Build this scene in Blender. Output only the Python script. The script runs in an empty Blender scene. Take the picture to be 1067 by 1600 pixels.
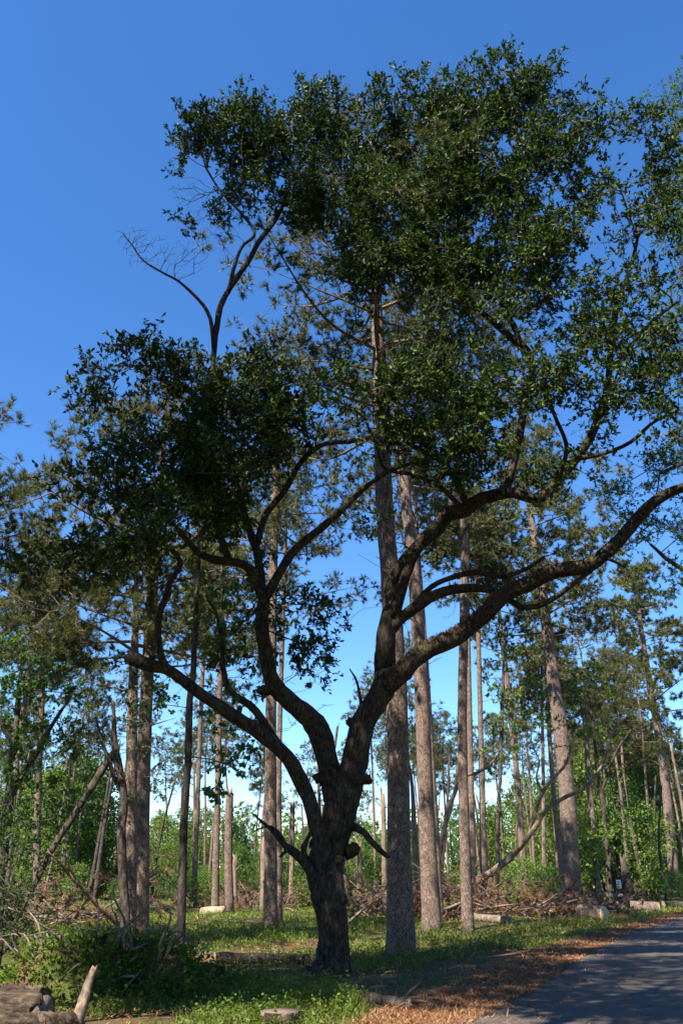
import bpy, math, time
import numpy as np
from mathutils import Vector

T0 = time.time()
rng = np.random.default_rng(7)
scene = bpy.context.scene
COL = scene.collection

# ------------------------------------------------------------------ camera
FPX = 1291.5                                   # 18 mm on an APS-C frame, in photograph pixels
PITCH = math.atan(570 / FPX)
CAM = np.array([0.0, 0.0, 1.6])
cam_data = bpy.data.cameras.new('camera')
cam_data.sensor_fit = 'VERTICAL'; cam_data.sensor_height = 22.3; cam_data.sensor_width = 14.87
cam_data.lens = 18.0; cam_data.clip_start = 0.1; cam_data.clip_end = 6000
cam = bpy.data.objects.new('camera', cam_data); COL.objects.link(cam)
cam.location = CAM; cam.rotation_euler = (math.pi / 2 + PITCH, 0, 0)
scene.camera = cam

# ------------------------------------------------------------------ light
SUN_EL = math.radians(52)
SUN_AZ = math.radians(36)                      # shadows run 36 degrees right of straight ahead
sunvec = np.array([-math.sin(SUN_AZ) * math.cos(SUN_EL), -math.cos(SUN_AZ) * math.cos(SUN_EL), math.sin(SUN_EL)])
world = bpy.data.worlds.new('World'); scene.world = world; world.use_nodes = True
wn = world.node_tree.nodes; wl = world.node_tree.links
sky = wn.new('ShaderNodeTexSky'); sky.sky_type = 'NISHITA'; sky.sun_disc = False
sky.sun_elevation = SUN_EL; sky.sun_rotation = math.atan2(sunvec[0], sunvec[1])
sky.altitude = 0; sky.air_density = 1.0; sky.dust_density = 0.0; sky.ozone_density = 6.0
bg = wn['Background']; bg.inputs['Strength'].default_value = 0.092
hs = wn.new('ShaderNodeHueSaturation'); hs.inputs['Saturation'].default_value = 1.18; hs.inputs['Hue'].default_value = 0.504
wl.new(sky.outputs[0], hs.inputs['Color']); wl.new(hs.outputs[0], bg.inputs['Color'])
sun_data = bpy.data.lights.new('sun', 'SUN'); sun_data.energy = 5.0; sun_data.angle = math.radians(0.53)
sun_data.color = (1.0, 0.93, 0.82)
sun = bpy.data.objects.new('sun', sun_data); COL.objects.link(sun)
sun.rotation_euler = Vector(-sunvec).to_track_quat('-Z', 'Y').to_euler()
sun.location = (0, 0, 60)
vs = scene.view_settings
vs.view_transform = 'Standard'; vs.look = 'None'; vs.exposure = 1.55; vs.gamma = 1.0; vs.use_curve_mapping = False
scene.cycles.max_bounces = 6; scene.cycles.diffuse_bounces = 3; scene.cycles.glossy_bounces = 2
scene.cycles.transmission_bounces = 3; scene.cycles.use_denoising = True
scene.cycles.sample_clamp_indirect = 4.0

# ------------------------------------------------------------------ geometry of the view
CP, SP = math.cos(PITCH), math.sin(PITCH)
def ray(px, py):
    u = (px - 533.5) / FPX; v = (800 - py) / FPX
    return np.array([u, CP - v * SP, SP + v * CP])
def P(px, py, Y):
    d = ray(px, py); return CAM + d * (Y / d[1])
def depth(px, py, Y):
    return Y / ray(px, py)[1]
def smooth(x, a, b):
    t = np.clip((x - a) / (b - a), 0, 1); return t * t * (3 - 2 * t)
# road: left edge line through points read off the ground
EDGE = np.array([[-60.0, -120.0], [-20.0, -42.0], [-8.0, -14.0], [-3.1, 0.0], [1.45, 11.4], [3.0, 14.8], [5.6, 21.3], [9.4, 29.8],
                 [15.0, 40.5], [24.0, 56.0], [40.0, 78.0], [70.0, 110.0], [140.0, 170.0]])
ROAD_W = 5.6
def edge_x(y):
    return np.interp(y, EDGE[:, 1], EDGE[:, 0])
def gz(x, y):
    x = np.asarray(x, float); y = np.asarray(y, float)
    h = (np.sin(x * 0.55 + 1.3) * np.cos(y * 0.43 + 0.4) * 0.07 + np.sin(x * 0.21 - y * 0.17 + 2.0) * 0.10
         + np.sin(x * 1.7 + y * 1.1) * 0.025 + np.sin(x * 0.9 - y * 1.9 + .7) * 0.025)
    d = edge_x(y) - x                            # metres left of the road edge
    away = smooth(d, 0.2, 2.2) + smooth(-d, ROAD_W + 0.2, ROAD_W + 2.2)
    return h * away
def ground_pt(px, Y):
    """ground point in the image column px at distance Y"""
    z = 0.0
    for _ in range(4):
        # depth along axis for a point at height z, distance Y
        t = Y * CP + (z - CAM[2]) * SP
        x = (px - 533.5) / FPX * t
        z = float(gz(x, Y))
    return np.array([x, Y, z])
def gpy(Y):
    z = -1.6; t = Y * CP + z * SP; v = (-Y * SP + z * CP) / t
    return 800 - v * FPX

# ------------------------------------------------------------------ objects
def new_mesh(name, V, faces):
    """V (n,3); faces: list of int arrays (m,3) or (m,4)"""
    me = bpy.data.meshes.new(name)
    V = np.asarray(V, np.float32)
    me.vertices.add(len(V)); me.vertices.foreach_set('co', V.ravel())
    loops = np.concatenate([f.ravel() for f in faces]).astype(np.int32)
    tot = np.concatenate([np.full(len(f), f.shape[1], np.int32) for f in faces])
    start = np.concatenate([[0], np.cumsum(tot)[:-1]]).astype(np.int32)
    me.loops.add(len(loops)); me.loops.foreach_set('vertex_index', loops)
    me.polygons.add(len(tot)); me.polygons.foreach_set('loop_start', start); me.polygons.foreach_set('loop_total', tot)
    me.update(calc_edges=True)
    return me
def smooth_shade(me):
    me.polygons.foreach_set('use_smooth', np.ones(len(me.polygons), bool)); me.update()
class Acc:
    """collects vertices and faces for one mesh"""
    def __init__(self): self.V = []; self.F3 = []; self.F4 = []; self.n = 0
    def add(self, V, F):
        V = np.asarray(V, float); F = np.asarray(F, int)
        if len(V) == 0: return self
        (self.F3 if F.shape[1] == 3 else self.F4).append(F + self.n)
        self.V.append(V); self.n += len(V); return self
    def mesh(self, name, origin=(0, 0, 0), smoothed=False):
        V = np.concatenate(self.V) - np.asarray(origin)
        fs = []
        if self.F3: fs.append(np.concatenate(self.F3))
        if self.F4: fs.append(np.concatenate(self.F4))
        me = new_mesh(name, V, fs)
        if smoothed: smooth_shade(me)
        return me
def link(name, me, mat=None, parent=None, loc=None, kind=None):
    o = bpy.data.objects.new(name, me); COL.objects.link(o)
    if mat is not None and me is not None and len(me.materials) == 0: me.materials.append(mat)
    if parent is not None: o.parent = parent
    if loc is not None: o.location = loc
    if kind: o['kind'] = kind
    return o
def tag(o, label, cat, group=None):
    o['label'] = label; o['category'] = cat
    if group: o['group'] = group
    return o
def thing(name, label, cat, loc, group=None):
    o = bpy.data.objects.new(name, None); COL.objects.link(o); o.location = loc
    o.empty_display_size = 0.3
    return tag(o, label, cat, group)
def copy_tree(o, parent=None):
    c = o.copy(); COL.objects.link(c)
    if parent is not None:
        c.parent = parent
    for ch in o.children: copy_tree(ch, c)
    return c

# ------------------------------------------------------------------ shapes
def norm(a): return a / np.maximum(np.linalg.norm(a, axis=-1, keepdims=True), 1e-9)
def catmull(pts, n):
    pts = np.asarray(pts, float)
    if len(pts) < 3:
        t = np.linspace(0, 1, n)[:, None]; return pts[0] * (1 - t) + pts[-1] * t
    q = np.vstack([2 * pts[0] - pts[1], pts, 2 * pts[-1] - pts[-2]])
    s = np.linspace(0, len(pts) - 1, n); i = np.minimum(s.astype(int), len(pts) - 2); t = (s - i)[:, None]
    p0, p1, p2, p3 = q[i], q[i + 1], q[i + 2], q[i + 3]
    return 0.5 * (2 * p1 + (p2 - p0) * t + (2 * p0 - 5 * p1 + 4 * p2 - p3) * t ** 2 + (3 * p1 - p0 - 3 * p2 + p3) * t ** 3)
def tube(pts, rad, sides=12, lump=0.0, seed=0, cap=True, jag=0.0, flute=0.0):
    """one tapering tube along a polyline with uneven, lumpy sides"""
    r = np.random.default_rng(seed)
    pts = np.asarray(pts, float); rad = np.asarray(rad, float); n = len(pts)
    t = norm(np.gradient(pts, axis=0))
    ref = np.array([0.0, 1.0, 0.0]) if abs(t[0][1]) < 0.8 else np.array([1.0, 0, 0])
    us = []; u = norm(np.cross(t[0], ref))
    for k in range(n):
        u = norm(u - t[k] * np.dot(u, t[k])); us.append(u)
    us = np.array(us); ws = np.cross(t, us)
    a = np.linspace(0, 2 * math.pi, sides, endpoint=False)
    R = np.repeat(rad[:, None], sides, 1)
    if lump:
        s = np.concatenate([[0], np.cumsum(np.linalg.norm(np.diff(pts, axis=0), axis=1))])
        for m in range(5):
            f = r.uniform(0.8, 5) / max(rad.mean() * 4, 0.05); k = r.integers(1, 4); ph = r.uniform(0, 6.28, 2)
            R = R * (1 + lump / 2.2 * np.sin(s[:, None] * f + ph[0]) * np.cos(a[None] * k + ph[1]))
        R = R * (1 + lump * 0.35 * r.standard_normal(R.shape))
    if flute:
        z = np.clip((pts[:, 2] - pts[0, 2]) / (rad[0] * 3.2), 0, 1)[:, None]
        R = R * (1 + flute * (1 - z) ** 2 * (0.5 + 0.5 * np.cos(a[None] * 5 + seed)) )
    V = pts[:, None] + R[..., None] * (np.cos(a)[None, :, None] * us[:, None] + np.sin(a)[None, :, None] * ws[:, None])
    if jag:
        V[-1] += t[-1] * (r.uniform(-1, 1, (sides, 1)) * jag)
    V = V.reshape(-1, 3)
    i = np.arange(n - 1)[:, None] * sides; j = np.arange(sides)[None]; j2 = (j + 1) % sides
    F = np.stack([i + j, i + j2, i + sides + j2, i + sides + j], -1).reshape(-1, 4)
    if cap:
        m = len(V); V = np.vstack([V, pts[0], pts[-1]])
        b = (n - 1) * sides; jj = np.arange(sides); jn = (jj + 1) % sides
        F3 = np.concatenate([np.stack([jn, jj, np.full(sides, m)], -1), np.stack([b + jj, b + jn, np.full(sides, m + 1)], -1)])
        return V, F, F3
    return V, F, None
def add_tube(acc, *a, **k):
    V, F, F3 = tube(*a, **k)
    b = acc.n; acc.add(V, F)
    if F3 is not None: acc.F3.append(F3 + b)
def frusta(A, B, dA, dB, ra, rb, sides):
    """many short tubes at once: ring at A facing dA, ring at B facing dB"""
    n = len(A)
    def ring(C, d, r):
        ref = np.where(np.abs(d[:, 2:3]) > 0.9, np.array([[1.0, 0.2, 0.0]]), np.array([[0.15, 0.2, 1.0]]))
        u = norm(np.cross(d, ref)); w = np.cross(d, u)
        a = np.linspace(0, 2 * math.pi, sides, endpoint=False)
        return C[:, None] + r[:, None, None] * (np.cos(a)[None, :, None] * u[:, None] + np.sin(a)[None, :, None] * w[:, None])
    V = np.concatenate([ring(A, dA, ra), ring(B, dB, rb)], 1).reshape(-1, 3)
    b = (np.arange(n) * 2 * sides)[:, None]; j = np.arange(sides)[None]; j2 = (j + 1) % sides
    F = np.stack([b + j, b + j2, b + sides + j2, b + sides + j], -1).reshape(-1, 4)
    return V, F
def leaves(pos, axis, length, width, r, up=0.5, fold=0.25):
    """diamond leaves folded along the midrib: pos (n,3) leaf base, axis (n,3)"""
    n = len(pos)
    axis = norm(axis)
    nrm = norm(r.standard_normal((n, 3)) * 0.8 + np.array([0, 0, up]))
    side = norm(np.cross(axis, nrm)); nn = np.cross(side, axis)
    L = length[:, None]; W = width[:, None]
    mid = pos + axis * L * 0.52
    V = np.stack([pos, mid + side * W * 0.5 + nn * W * fold, pos + axis * L - nn * L * 0.06, mid - side * W * 0.5 + nn * W * fold], 1).reshape(-1, 3)
    b = (np.arange(n) * 4)[:, None]
    F = np.concatenate([b + np.array([[0, 1, 2]]), b + np.array([[0, 2, 3]])], 0)
    return V, F
def needles(pos, axis, count, length, width, r, spread=0.9):
    """tufts of needles: each needle one long thin triangle"""
    n = len(pos); N = n * count
    p = np.repeat(pos, count, 0); ax = np.repeat(norm(axis), count, 0)
    d = norm(ax + norm(r.standard_normal((N, 3))) * spread * r.uniform(0.5, 1.15, (N, 1)))
    p = p - ax * r.uniform(0, 0.10, (N, 1)) * (length / 0.2)
    L = length * r.uniform(0.75, 1.15, (N, 1))
    s = norm(np.cross(d, r.standard_normal((N, 3)))) * width * 0.5
    V = np.stack([p - s, p + s, p + d * L + s * 0.3], 1).reshape(-1, 3)
    F = np.arange(N * 3).reshape(-1, 3)
    return V, F

def grow(sk_pos, sk_dir, sk_path, sk_id, targets, seg=0.45, alpha=0.3, r=None, bend=0.35, wob=0.06):
    """join every target to the nearest point of what has grown so far; returns node arrays"""
    r = r or rng
    n0 = len(sk_pos); T = np.asarray(targets, float); m = len(T)
    pos = list(sk_pos); dirs = list(sk_dir); path = list(sk_path); par = [-1] * n0; ids = list(sk_id)
    tnode = np.full(m, -1)
    D = np.linalg.norm(T[:, None] - np.asarray(sk_pos)[None], axis=2) + alpha * np.asarray(sk_path)[None]
    best = D.argmin(1); cost = D[np.arange(m), best]
    done = np.zeros(m, bool)
    for _ in range(m):
        i = int(np.where(done, 1e9, cost).argmin())
        done[i] = True; j = int(best[i]); p0 = pos[j]; p1 = T[i]
        L = np.linalg.norm(p1 - p0); k = max(1, int(round(L / seg)))
        c = p0 + dirs[j] * L * bend + r.standard_normal(3) * L * wob
        prev = j; new = []
        for q in range(1, k + 1):
            t = q / k
            x = (1 - t) ** 2 * p0 + 2 * t * (1 - t) * c + t * t * p1
            if q < k: x = x + r.standard_normal(3) * wob * min(L, 1.0) * 0.35
            pos.append(x); par.append(prev); ids.append(ids[j])
            dirs.append(norm(x - pos[prev])); path.append(path[prev] + np.linalg.norm(x - pos[prev]))
            prev = len(pos) - 1; new.append(prev)
        tnode[i] = prev
        for q in new:
            cq = np.linalg.norm(T - pos[q], axis=1) + alpha * path[q]
            b = cq < cost; cost[b] = cq[b]; best[b] = q
    return dict(pos=np.array(pos), dir=np.array(dirs), par=np.array(par), id=np.array(ids), n0=n0, tnode=tnode)
def pipe(g, tip_r, exp=2.3, cap=None, extra=None):
    """branch radius from the twigs it carries"""
    par = g['par']; n = len(par); s = np.zeros(n)
    if extra is not None: s[g['tnode']] += extra
    for i in range(n - 1, g['n0'] - 1, -1):
        if s[i] == 0: s[i] = tip_r ** exp
        s[par[i]] += s[i]
    rad = s ** (1 / exp)
    if cap is not None: rad = np.minimum(rad, cap)
    g['rad'] = rad; return g
def branch_mesh(g, sel, sides=5):
    """edges child<-parent for the nodes in sel"""
    par = g['par']; e = np.nonzero((par >= 0) & sel)[0]
    if len(e) == 0: return np.zeros((0, 3)), np.zeros((0, 4), int)
    p = par[e]; rad = g['rad']
    best = np.full(len(par), -1); order = e[np.argsort(rad[e])]
    best[par[order]] = order                       # thickest child of each node
    main = (best[p] == e) & (p >= g['n0'])
    A, B = g['pos'][p], g['pos'][e]; dB = norm(B - A)
    dA = np.where(main[:, None], g['dir'][p], dB)
    ra = np.where(main, rad[p], np.minimum(rad[e] * 1.25, np.maximum(rad[p], rad[e])))
    return frusta(A, B, dA, dB, ra, rad[e], sides)

def ellipsoid_pts(px, py, rx, ry, Y, rd, n, r, shell=0.0):
    """points in a crown lump: centre read off the picture at distance Y, radii rx, ry in pixels, rd in metres"""
    d = ray(px, py); t = Y / d[1]; c = CAM + d * t
    rt = np.array([1.0, 0, 0]); upc = np.array([0, -SP, CP]); vd = norm(d)
    q = norm(r.standard_normal((n, 3))) * (r.uniform(shell, 1, (n, 1)) ** (1 / 2.2)) * (1 + 0.30 * r.uniform(0, 1, (n, 1)) ** 3)
    return c + q[:, :1] * rt * rx * t / FPX + q[:, 1:2] * upc * ry * t / FPX + q[:, 2:] * vd * rd

# ------------------------------------------------------------------ materials
class NT:
    def __init__(self, name):
        self.m = bpy.data.materials.new(name); self.m.use_nodes = True
        self.nt = self.m.node_tree; self.nt.nodes.clear()
        self.out = self.nt.nodes.new('ShaderNodeOutputMaterial')
    def n(self, typ, **kw):
        o = self.nt.nodes.new('ShaderNode' + typ)
        for k, v in kw.items():
            if k.startswith('i_'):
                key = k[2:]; key = int(key) if key.isdigit() else key.replace('_', ' ')
                if isinstance(v, bpy.types.NodeSocket): self.nt.links.new(v, o.inputs[key])
                else: o.inputs[key].default_value = v
            else: setattr(o, k, v)
        return o
    def L(self, a, b): self.nt.links.new(a, b)
    def ramp(self, fac, stops, interp='LINEAR'):
        o = self.nt.nodes.new('ShaderNodeValToRGB'); self.L(fac, o.inputs[0]); cr = o.color_ramp; cr.interpolation = interp
        while len(cr.elements) > 1: cr.elements.remove(cr.elements[-1])
        cr.elements[0].position = stops[0][0]; cr.elements[0].color = (*stops[0][1], 1)
        for p, c in stops[1:]:
            e = cr.elements.new(p); e.color = (*c, 1)
        return o.outputs[0]
    def mix(self, fac, a, b, mode='MIX'):
        o = self.n('MixRGB', blend_type=mode)
        for s, v in zip(o.inputs, (fac, a, b)):
            if isinstance(v, bpy.types.NodeSocket): self.L(v, s)
            else: s.default_value = v if not isinstance(v, tuple) or len(v) == 4 else (*v, 1)
        return o.outputs[0]
    def coords(self, sx=1, sy=1, sz=1):
        tc = self.n('TexCoord'); mp = self.n('Mapping'); mp.inputs['Scale'].default_value = (sx, sy, sz)
        self.L(tc.outputs['Object'], mp.inputs['Vector']); return mp.outputs[0]
def noise(t, vec, scale, detail=4, rough=0.6):
    return t.n('TexNoise', i_Vector=vec, i_Scale=scale, i_Detail=detail, i_Roughness=rough).outputs[0]

def bark(name, dark, mid, light, scale, zs, bump, plates=False, moss=None, xs=1):
    t = NT(name); v = t.coords(xs, 1, zs); v1 = t.coords()
    n1 = noise(t, v, scale * 1.5, 6, 0.65); n2 = noise(t, v1, scale * 0.25, 3)
    if plates:
        wob = t.n('TexNoise', i_Vector=v1, i_Scale=9.0, i_Detail=3.0).outputs['Color']
        vv = t.mix(0.14, v, wob, 'ADD')
        vo = t.n('TexVoronoi', i_Vector=vv, i_Scale=scale, feature='DISTANCE_TO_EDGE').outputs['Distance']
        vc = t.n('TexVoronoi', i_Vector=vv, i_Scale=scale).outputs['Color']
        bw = t.n('RGBToBW'); t.L(vc, bw.inputs[0])
        plate = t.ramp(vo, [(0.0, (0, 0, 0)), (0.12, (1, 1, 1))])
        tone = t.ramp(bw.outputs[0], [(0.1, mid), (0.9, light)])
        tone = t.mix(0.45, tone, t.ramp(n1, [(0.3, mid), (0.7, light)]))
        col = t.mix(plate, (*dark, 1), tone)
        h = t.mix(0.35, plate, n1)
    else:
        col = t.ramp(n1, [(0.34, dark), (0.52, mid), (0.72, light)])
        h = n1
    big = t.ramp(n2, [(0.35, (0.7, 0.7, 0.7)), (0.65, (1.2, 1.15, 1.1))])
    col = t.mix(1.0, col, big, 'MULTIPLY')
    if moss:
        mm = t.ramp(noise(t, v1, 2.6, 5, 0.7), [(0.54, (0, 0, 0)), (0.66, (1, 1, 1))])
        col = t.mix(mm, col, (*moss, 1))
    b = t.n('Bump', i_Strength=0.9, i_Distance=bump, i_Height=h)
    p = t.n('BsdfPrincipled', i_Base_Color=col, i_Roughness=0.9, i_Normal=b.outputs[0])
    p.inputs['Specular IOR Level'].default_value = 0.092
    t.L(p.outputs[0], t.out.inputs[0]); return t.m
def leafmat(name, cols, trans=0.3, rough=0.45, spec=0.4, tcol=None):
    t = NT(name)
    g = t.n('NewGeometry')
    c = t.ramp(g.outputs['Random Per Island'], [(i / max(1, len(cols) - 1), c) for i, c in enumerate(cols)])
    p = t.n('BsdfPrincipled', i_Base_Color=c, i_Roughness=rough); p.inputs['Specular IOR Level'].default_value = spec
    tr = t.n('BsdfTranslucent'); t.L(t.mix(1.0, c, tcol or (1.5, 1.6, 0.8, 1), 'MULTIPLY'), tr.inputs[0])
    mx = t.n('MixShader', i_0=trans); t.L(p.outputs[0], mx.inputs[1]); t.L(tr.outputs[0], mx.inputs[2])
    t.L(mx.outputs[0], t.out.inputs[0]); return t.m
def plain(name, c1, c2, scale=8, rough=0.85, bump=0.01, stretch=1, spec=0.2):
    t = NT(name); v = t.coords(1, 1, stretch); n1 = noise(t, v, scale, 5)
    col = t.ramp(n1, [(0.3, c1), (0.7, c2)])
    b = t.n('Bump', i_Strength=0.6, i_Distance=bump, i_Height=n1)
    p = t.n('BsdfPrincipled', i_Base_Color=col, i_Roughness=rough, i_Normal=b.outputs[0]); p.inputs['Specular IOR Level'].default_value = spec
    t.L(p.outputs[0], t.out.inputs[0]); return t.m

M = {}
M['oak_bark'] = bark('oak_bark', (0.014, 0.011, 0.009), (0.042, 0.033, 0.025), (0.105, 0.086, 0.066), 14, 0.35, 0.025, moss=(0.06, 0.057, 0.027))
M['pine_bark'] = bark('pine_bark', (0.06, 0.041, 0.033), (0.155, 0.112, 0.089), (0.30, 0.228, 0.188), 22, 0.36, 0.02, plates=True)
M['grey_bark'] = bark('grey_bark', (0.025, 0.02, 0.017), (0.07, 0.058, 0.048), (0.16, 0.135, 0.112), 12, 0.3, 0.012)
M['snag_wood'] = bark('snag_wood', (0.10, 0.07, 0.048), (0.2, 0.15, 0.108), (0.31, 0.245, 0.19), 9, 0.15, 0.01)
M['dead_wood'] = bark('dead_wood', (0.08, 0.058, 0.045), (0.18, 0.14, 0.11), (0.32, 0.26, 0.21), 12, 0.3, 0.008)
M['fallen_bark'] = bark('fallen_bark', (0.08, 0.056, 0.04), (0.20, 0.148, 0.108), (0.34, 0.27, 0.21), 10, 0.5, 0.015)
M['oak_log'] = bark('oak_log', (0.02, 0.015, 0.011), (0.075, 0.055, 0.04), (0.19, 0.14, 0.10), 9, 1.2, 0.05, xs=.3)
M['dead_red'] = bark('dead_red', (0.10, 0.06, 0.04), (0.2, 0.125, 0.085), (0.36, 0.26, 0.19), 12, 0.3, 0.008)
M['twig'] = plain('twig', (0.05, 0.04, 0.03), (0.12, 0.095, 0.07), 10)
M['pine_twig'] = plain('pine_twig', (0.10, 0.065, 0.045), (0.20, 0.14, 0.10), 10)
M['oak_leaf'] = leafmat('oak_leaf', [(0.010, 0.022, 0.004), (0.018, 0.038, 0.006), (0.036, 0.064, 0.009), (0.095, 0.138, 0.018)], 0.18, 0.5, 0.16)
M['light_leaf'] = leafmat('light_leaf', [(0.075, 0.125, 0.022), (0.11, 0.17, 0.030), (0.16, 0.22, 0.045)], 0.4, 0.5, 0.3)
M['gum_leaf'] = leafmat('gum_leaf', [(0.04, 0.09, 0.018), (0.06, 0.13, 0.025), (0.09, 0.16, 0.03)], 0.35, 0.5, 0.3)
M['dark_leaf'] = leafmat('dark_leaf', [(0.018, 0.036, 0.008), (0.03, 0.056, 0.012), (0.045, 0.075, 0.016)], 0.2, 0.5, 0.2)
M['needle'] = leafmat('needle', [(0.045, 0.06, 0.016), (0.07, 0.085, 0.022), (0.10, 0.108, 0.03), (0.14, 0.13, 0.042)], 0.22, 0.5, 0.3, (1.3, 1.3, 0.8, 1))
M['brown_needle'] = leafmat('brown_needle', [(0.13, 0.068, 0.036), (0.20, 0.108, 0.06), (0.28, 0.17, 0.10)], 0.15, 0.8, 0.1, (1.2, 1, 0.8, 1))
M['straw'] = leafmat('straw', [(0.12, 0.05, 0.022), (0.20, 0.09, 0.042), (0.29, 0.145, 0.07), (0.42, 0.27, 0.15)], 0.05, 0.8, 0.1, (1, 1, 1, 1))
M['grass'] = leafmat('grass', [(0.08, 0.12, 0.018), (0.12, 0.165, 0.024), (0.16, 0.20, 0.035), (0.26, 0.23, 0.09)], 0.35, 0.5, 0.3)
M['weed'] = leafmat('weed', [(0.05, 0.085, 0.012), (0.08, 0.125, 0.016), (0.125, 0.175, 0.025)], 0.3, 0.5, 0.2)
M['fern'] = leafmat('fern', [(0.10, 0.06, 0.03), (0.17, 0.10, 0.05), (0.12, 0.10, 0.04)], 0.1, 0.8, 0.1)
M['cut_wood'] = plain('cut_wood', (0.36, 0.24, 0.13), (0.55, 0.41, 0.26), 20)
M['old_cut'] = plain('old_cut', (0.09, 0.065, 0.05), (0.2, 0.15, 0.11), 25)
M['pale_log'] = plain('pale_log', (0.17, 0.12, 0.075), (0.40, 0.31, 0.21), 6)
M['white_board'] = plain('white_board', (0.6, 0.6, 0.58), (0.8, 0.8, 0.78), 6, 0.6, 0.002)
M['sign_print'] = plain('sign_print', (0.10, 0.12, 0.14), (0.2, 0.22, 0.24), 20, 0.6, 0.001)
M['post'] = plain('post', (0.10, 0.06, 0.04), (0.2, 0.13, 0.09), 12)

def ground_mat():
    t = NT('forest_floor'); v = t.coords()
    n1 = noise(t, v, 0.35, 5); n2 = noise(t, v, 2.6, 6, 0.7); n3 = noise(t, v, 38, 4, 0.75)
    litter = t.ramp(n3, [(0.28, (0.045, 0.026, 0.015)), (0.5, (0.13, 0.075, 0.042)), (0.75, (0.25, 0.155, 0.09))])
    green = t.ramp(n3, [(0.3, (0.028, 0.038, 0.010)), (0.6, (0.07, 0.095, 0.022)), (0.8, (0.12, 0.14, 0.04))])
    mx = t.mix(0.55, n1, n2); fac = t.ramp(mx, [(0.44, (0, 0, 0)), (0.56, (1, 1, 1))])
    col = t.mix(fac, litter, green)
    b = t.n('Bump', i_Strength=1.0, i_Distance=0.05, i_Height=t.mix(0.5, n2, n3))
    p = t.n('BsdfPrincipled', i_Base_Color=col, i_Roughness=0.95, i_Normal=b.outputs[0]); p.inputs['Specular IOR Level'].default_value = 0.1
    t.L(p.outputs[0], t.out.inputs[0]); return t.m
def asphalt_mat():
    t = NT('asphalt'); v = t.coords()
    n1 = noise(t, v, 0.7, 5, 0.7); n3 = noise(t, v, 160, 3, 0.8); n4 = noise(t, v, 9, 5, 0.7)
    col = t.ramp(n3, [(0.3, (0.047, 0.040, 0.034)), (0.7, (0.110, 0.094, 0.081))])
    col = t.mix(1.0, col, t.ramp(n1, [(0.3, (0.75, 0.75, 0.76)), (0.7, (1.2, 1.17, 1.13))]), 'MULTIPLY')
    dirt = t.ramp(t.mix(0.5, n1, n4), [(0.55, (0, 0, 0)), (0.66, (0.8, 0.8, 0.8))])
    col = t.mix(dirt, col, (0.15, 0.085, 0.05, 1))
    vo = t.n('TexVoronoi', i_Vector=t.mix(0.3, v, t.n('TexNoise', i_Vector=v, i_Scale=1.5).outputs['Color'], 'ADD'), i_Scale=0.45, feature='DISTANCE_TO_EDGE').outputs['Distance']
    crack = t.ramp(vo, [(0.0, (0.35, 0.35, 0.35)), (0.012, (1, 1, 1))]); col = t.mix(1.0, col, crack, 'MULTIPLY')
    b = t.n('Bump', i_Strength=0.6, i_Distance=0.006, i_Height=n3)
    p = t.n('BsdfPrincipled', i_Base_Color=col, i_Roughness=0.85, i_Normal=b.outputs[0]); p.inputs['Specular IOR Level'].default_value = 0.3
    t.L(p.outputs[0], t.out.inputs[0]); return t.m
def verge_mat():
    t = NT('verge_litter'); v = t.coords()
    n2 = noise(t, v, 3, 5); n3 = noise(t, v, 60, 4, 0.8)
    col = t.ramp(n3, [(0.28, (0.08, 0.034, 0.016)), (0.5, (0.20, 0.092, 0.043)), (0.75, (0.34, 0.18, 0.095))])
    col = t.mix(1.0, col, t.ramp(n2, [(0.3, (0.7, 0.7, 0.7)), (0.7, (1.15, 1.1, 1.05))]), 'MULTIPLY')
    b = t.n('Bump', i_Strength=1.0, i_Distance=0.03, i_Height=n3)
    p = t.n('BsdfPrincipled', i_Base_Color=col, i_Roughness=0.95, i_Normal=b.outputs[0]); p.inputs['Specular IOR Level'].default_value = 0.1
    t.L(p.outputs[0], t.out.inputs[0]); return t.m
M['ground'] = ground_mat(); M['asphalt'] = asphalt_mat(); M['verge'] = verge_mat()

# ------------------------------------------------------------------ ground, verge, road
xs = np.unique(np.concatenate([np.arange(-24, 24, 0.4), np.arange(-70, 70, 2.5), [-3000, -1200, -600, -300, -160, -110, 110, 160, 300, 600, 1200, 3000]]))
ys = np.unique(np.concatenate([np.arange(-2, 50, 0.4), np.arange(-60, 130, 3.0), [-600, -200, -110, 150, 200, 300, 500, 900, 1800, 4500]]))
X, Yg = np.meshgrid(xs, ys); Z = gz(X, Yg); Z = np.where((np.abs(X) > 80) | (Yg > 130) | (Yg < -60), 0, Z)
inroad = (X > edge_x(Yg) + 0.25) & (X < edge_x(Yg) + ROAD_W - 0.25)
Z = np.where(inroad, -0.03, Z)
i = np.arange(len(ys) - 1)[:, None] * len(xs) + np.arange(len(xs) - 1)[None]
F = np.stack([i, i + 1, i + len(xs) + 1, i + len(xs)], -1).reshape(-1, 4)
me = new_mesh('ground', np.stack([X, Yg, Z], -1).reshape(-1, 3), [F]); smooth_shade(me)
link('ground', me, M['ground'], kind='structure')
yy = np.unique(np.concatenate([np.arange(-60, 8, 3.0), np.arange(8, 46, 0.25), np.arange(46, 165, 3.0)]))
ex = edge_x(yy)
r = np.random.default_rng(3)
wob = np.convolve(r.standard_normal(len(yy)), np.ones(5) / 5, 'same') * 0.22
cols = []
for k in np.linspace(0, 1, 9):
    cols.append(np.stack([ex + wob * (1 - k) * 1.0 + ROAD_W * k, yy, np.full(len(yy), 0.012) + 0.05 * (1 - (2 * k - 1) ** 2)], -1))
V = np.stack(cols, 1); nK = 9
i = np.arange(len(yy) - 1)[:, None] * nK + np.arange(nK - 1)[None]
F = np.stack([i, i + 1, i + nK + 1, i + nK], -1).reshape(-1, 4)
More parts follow.
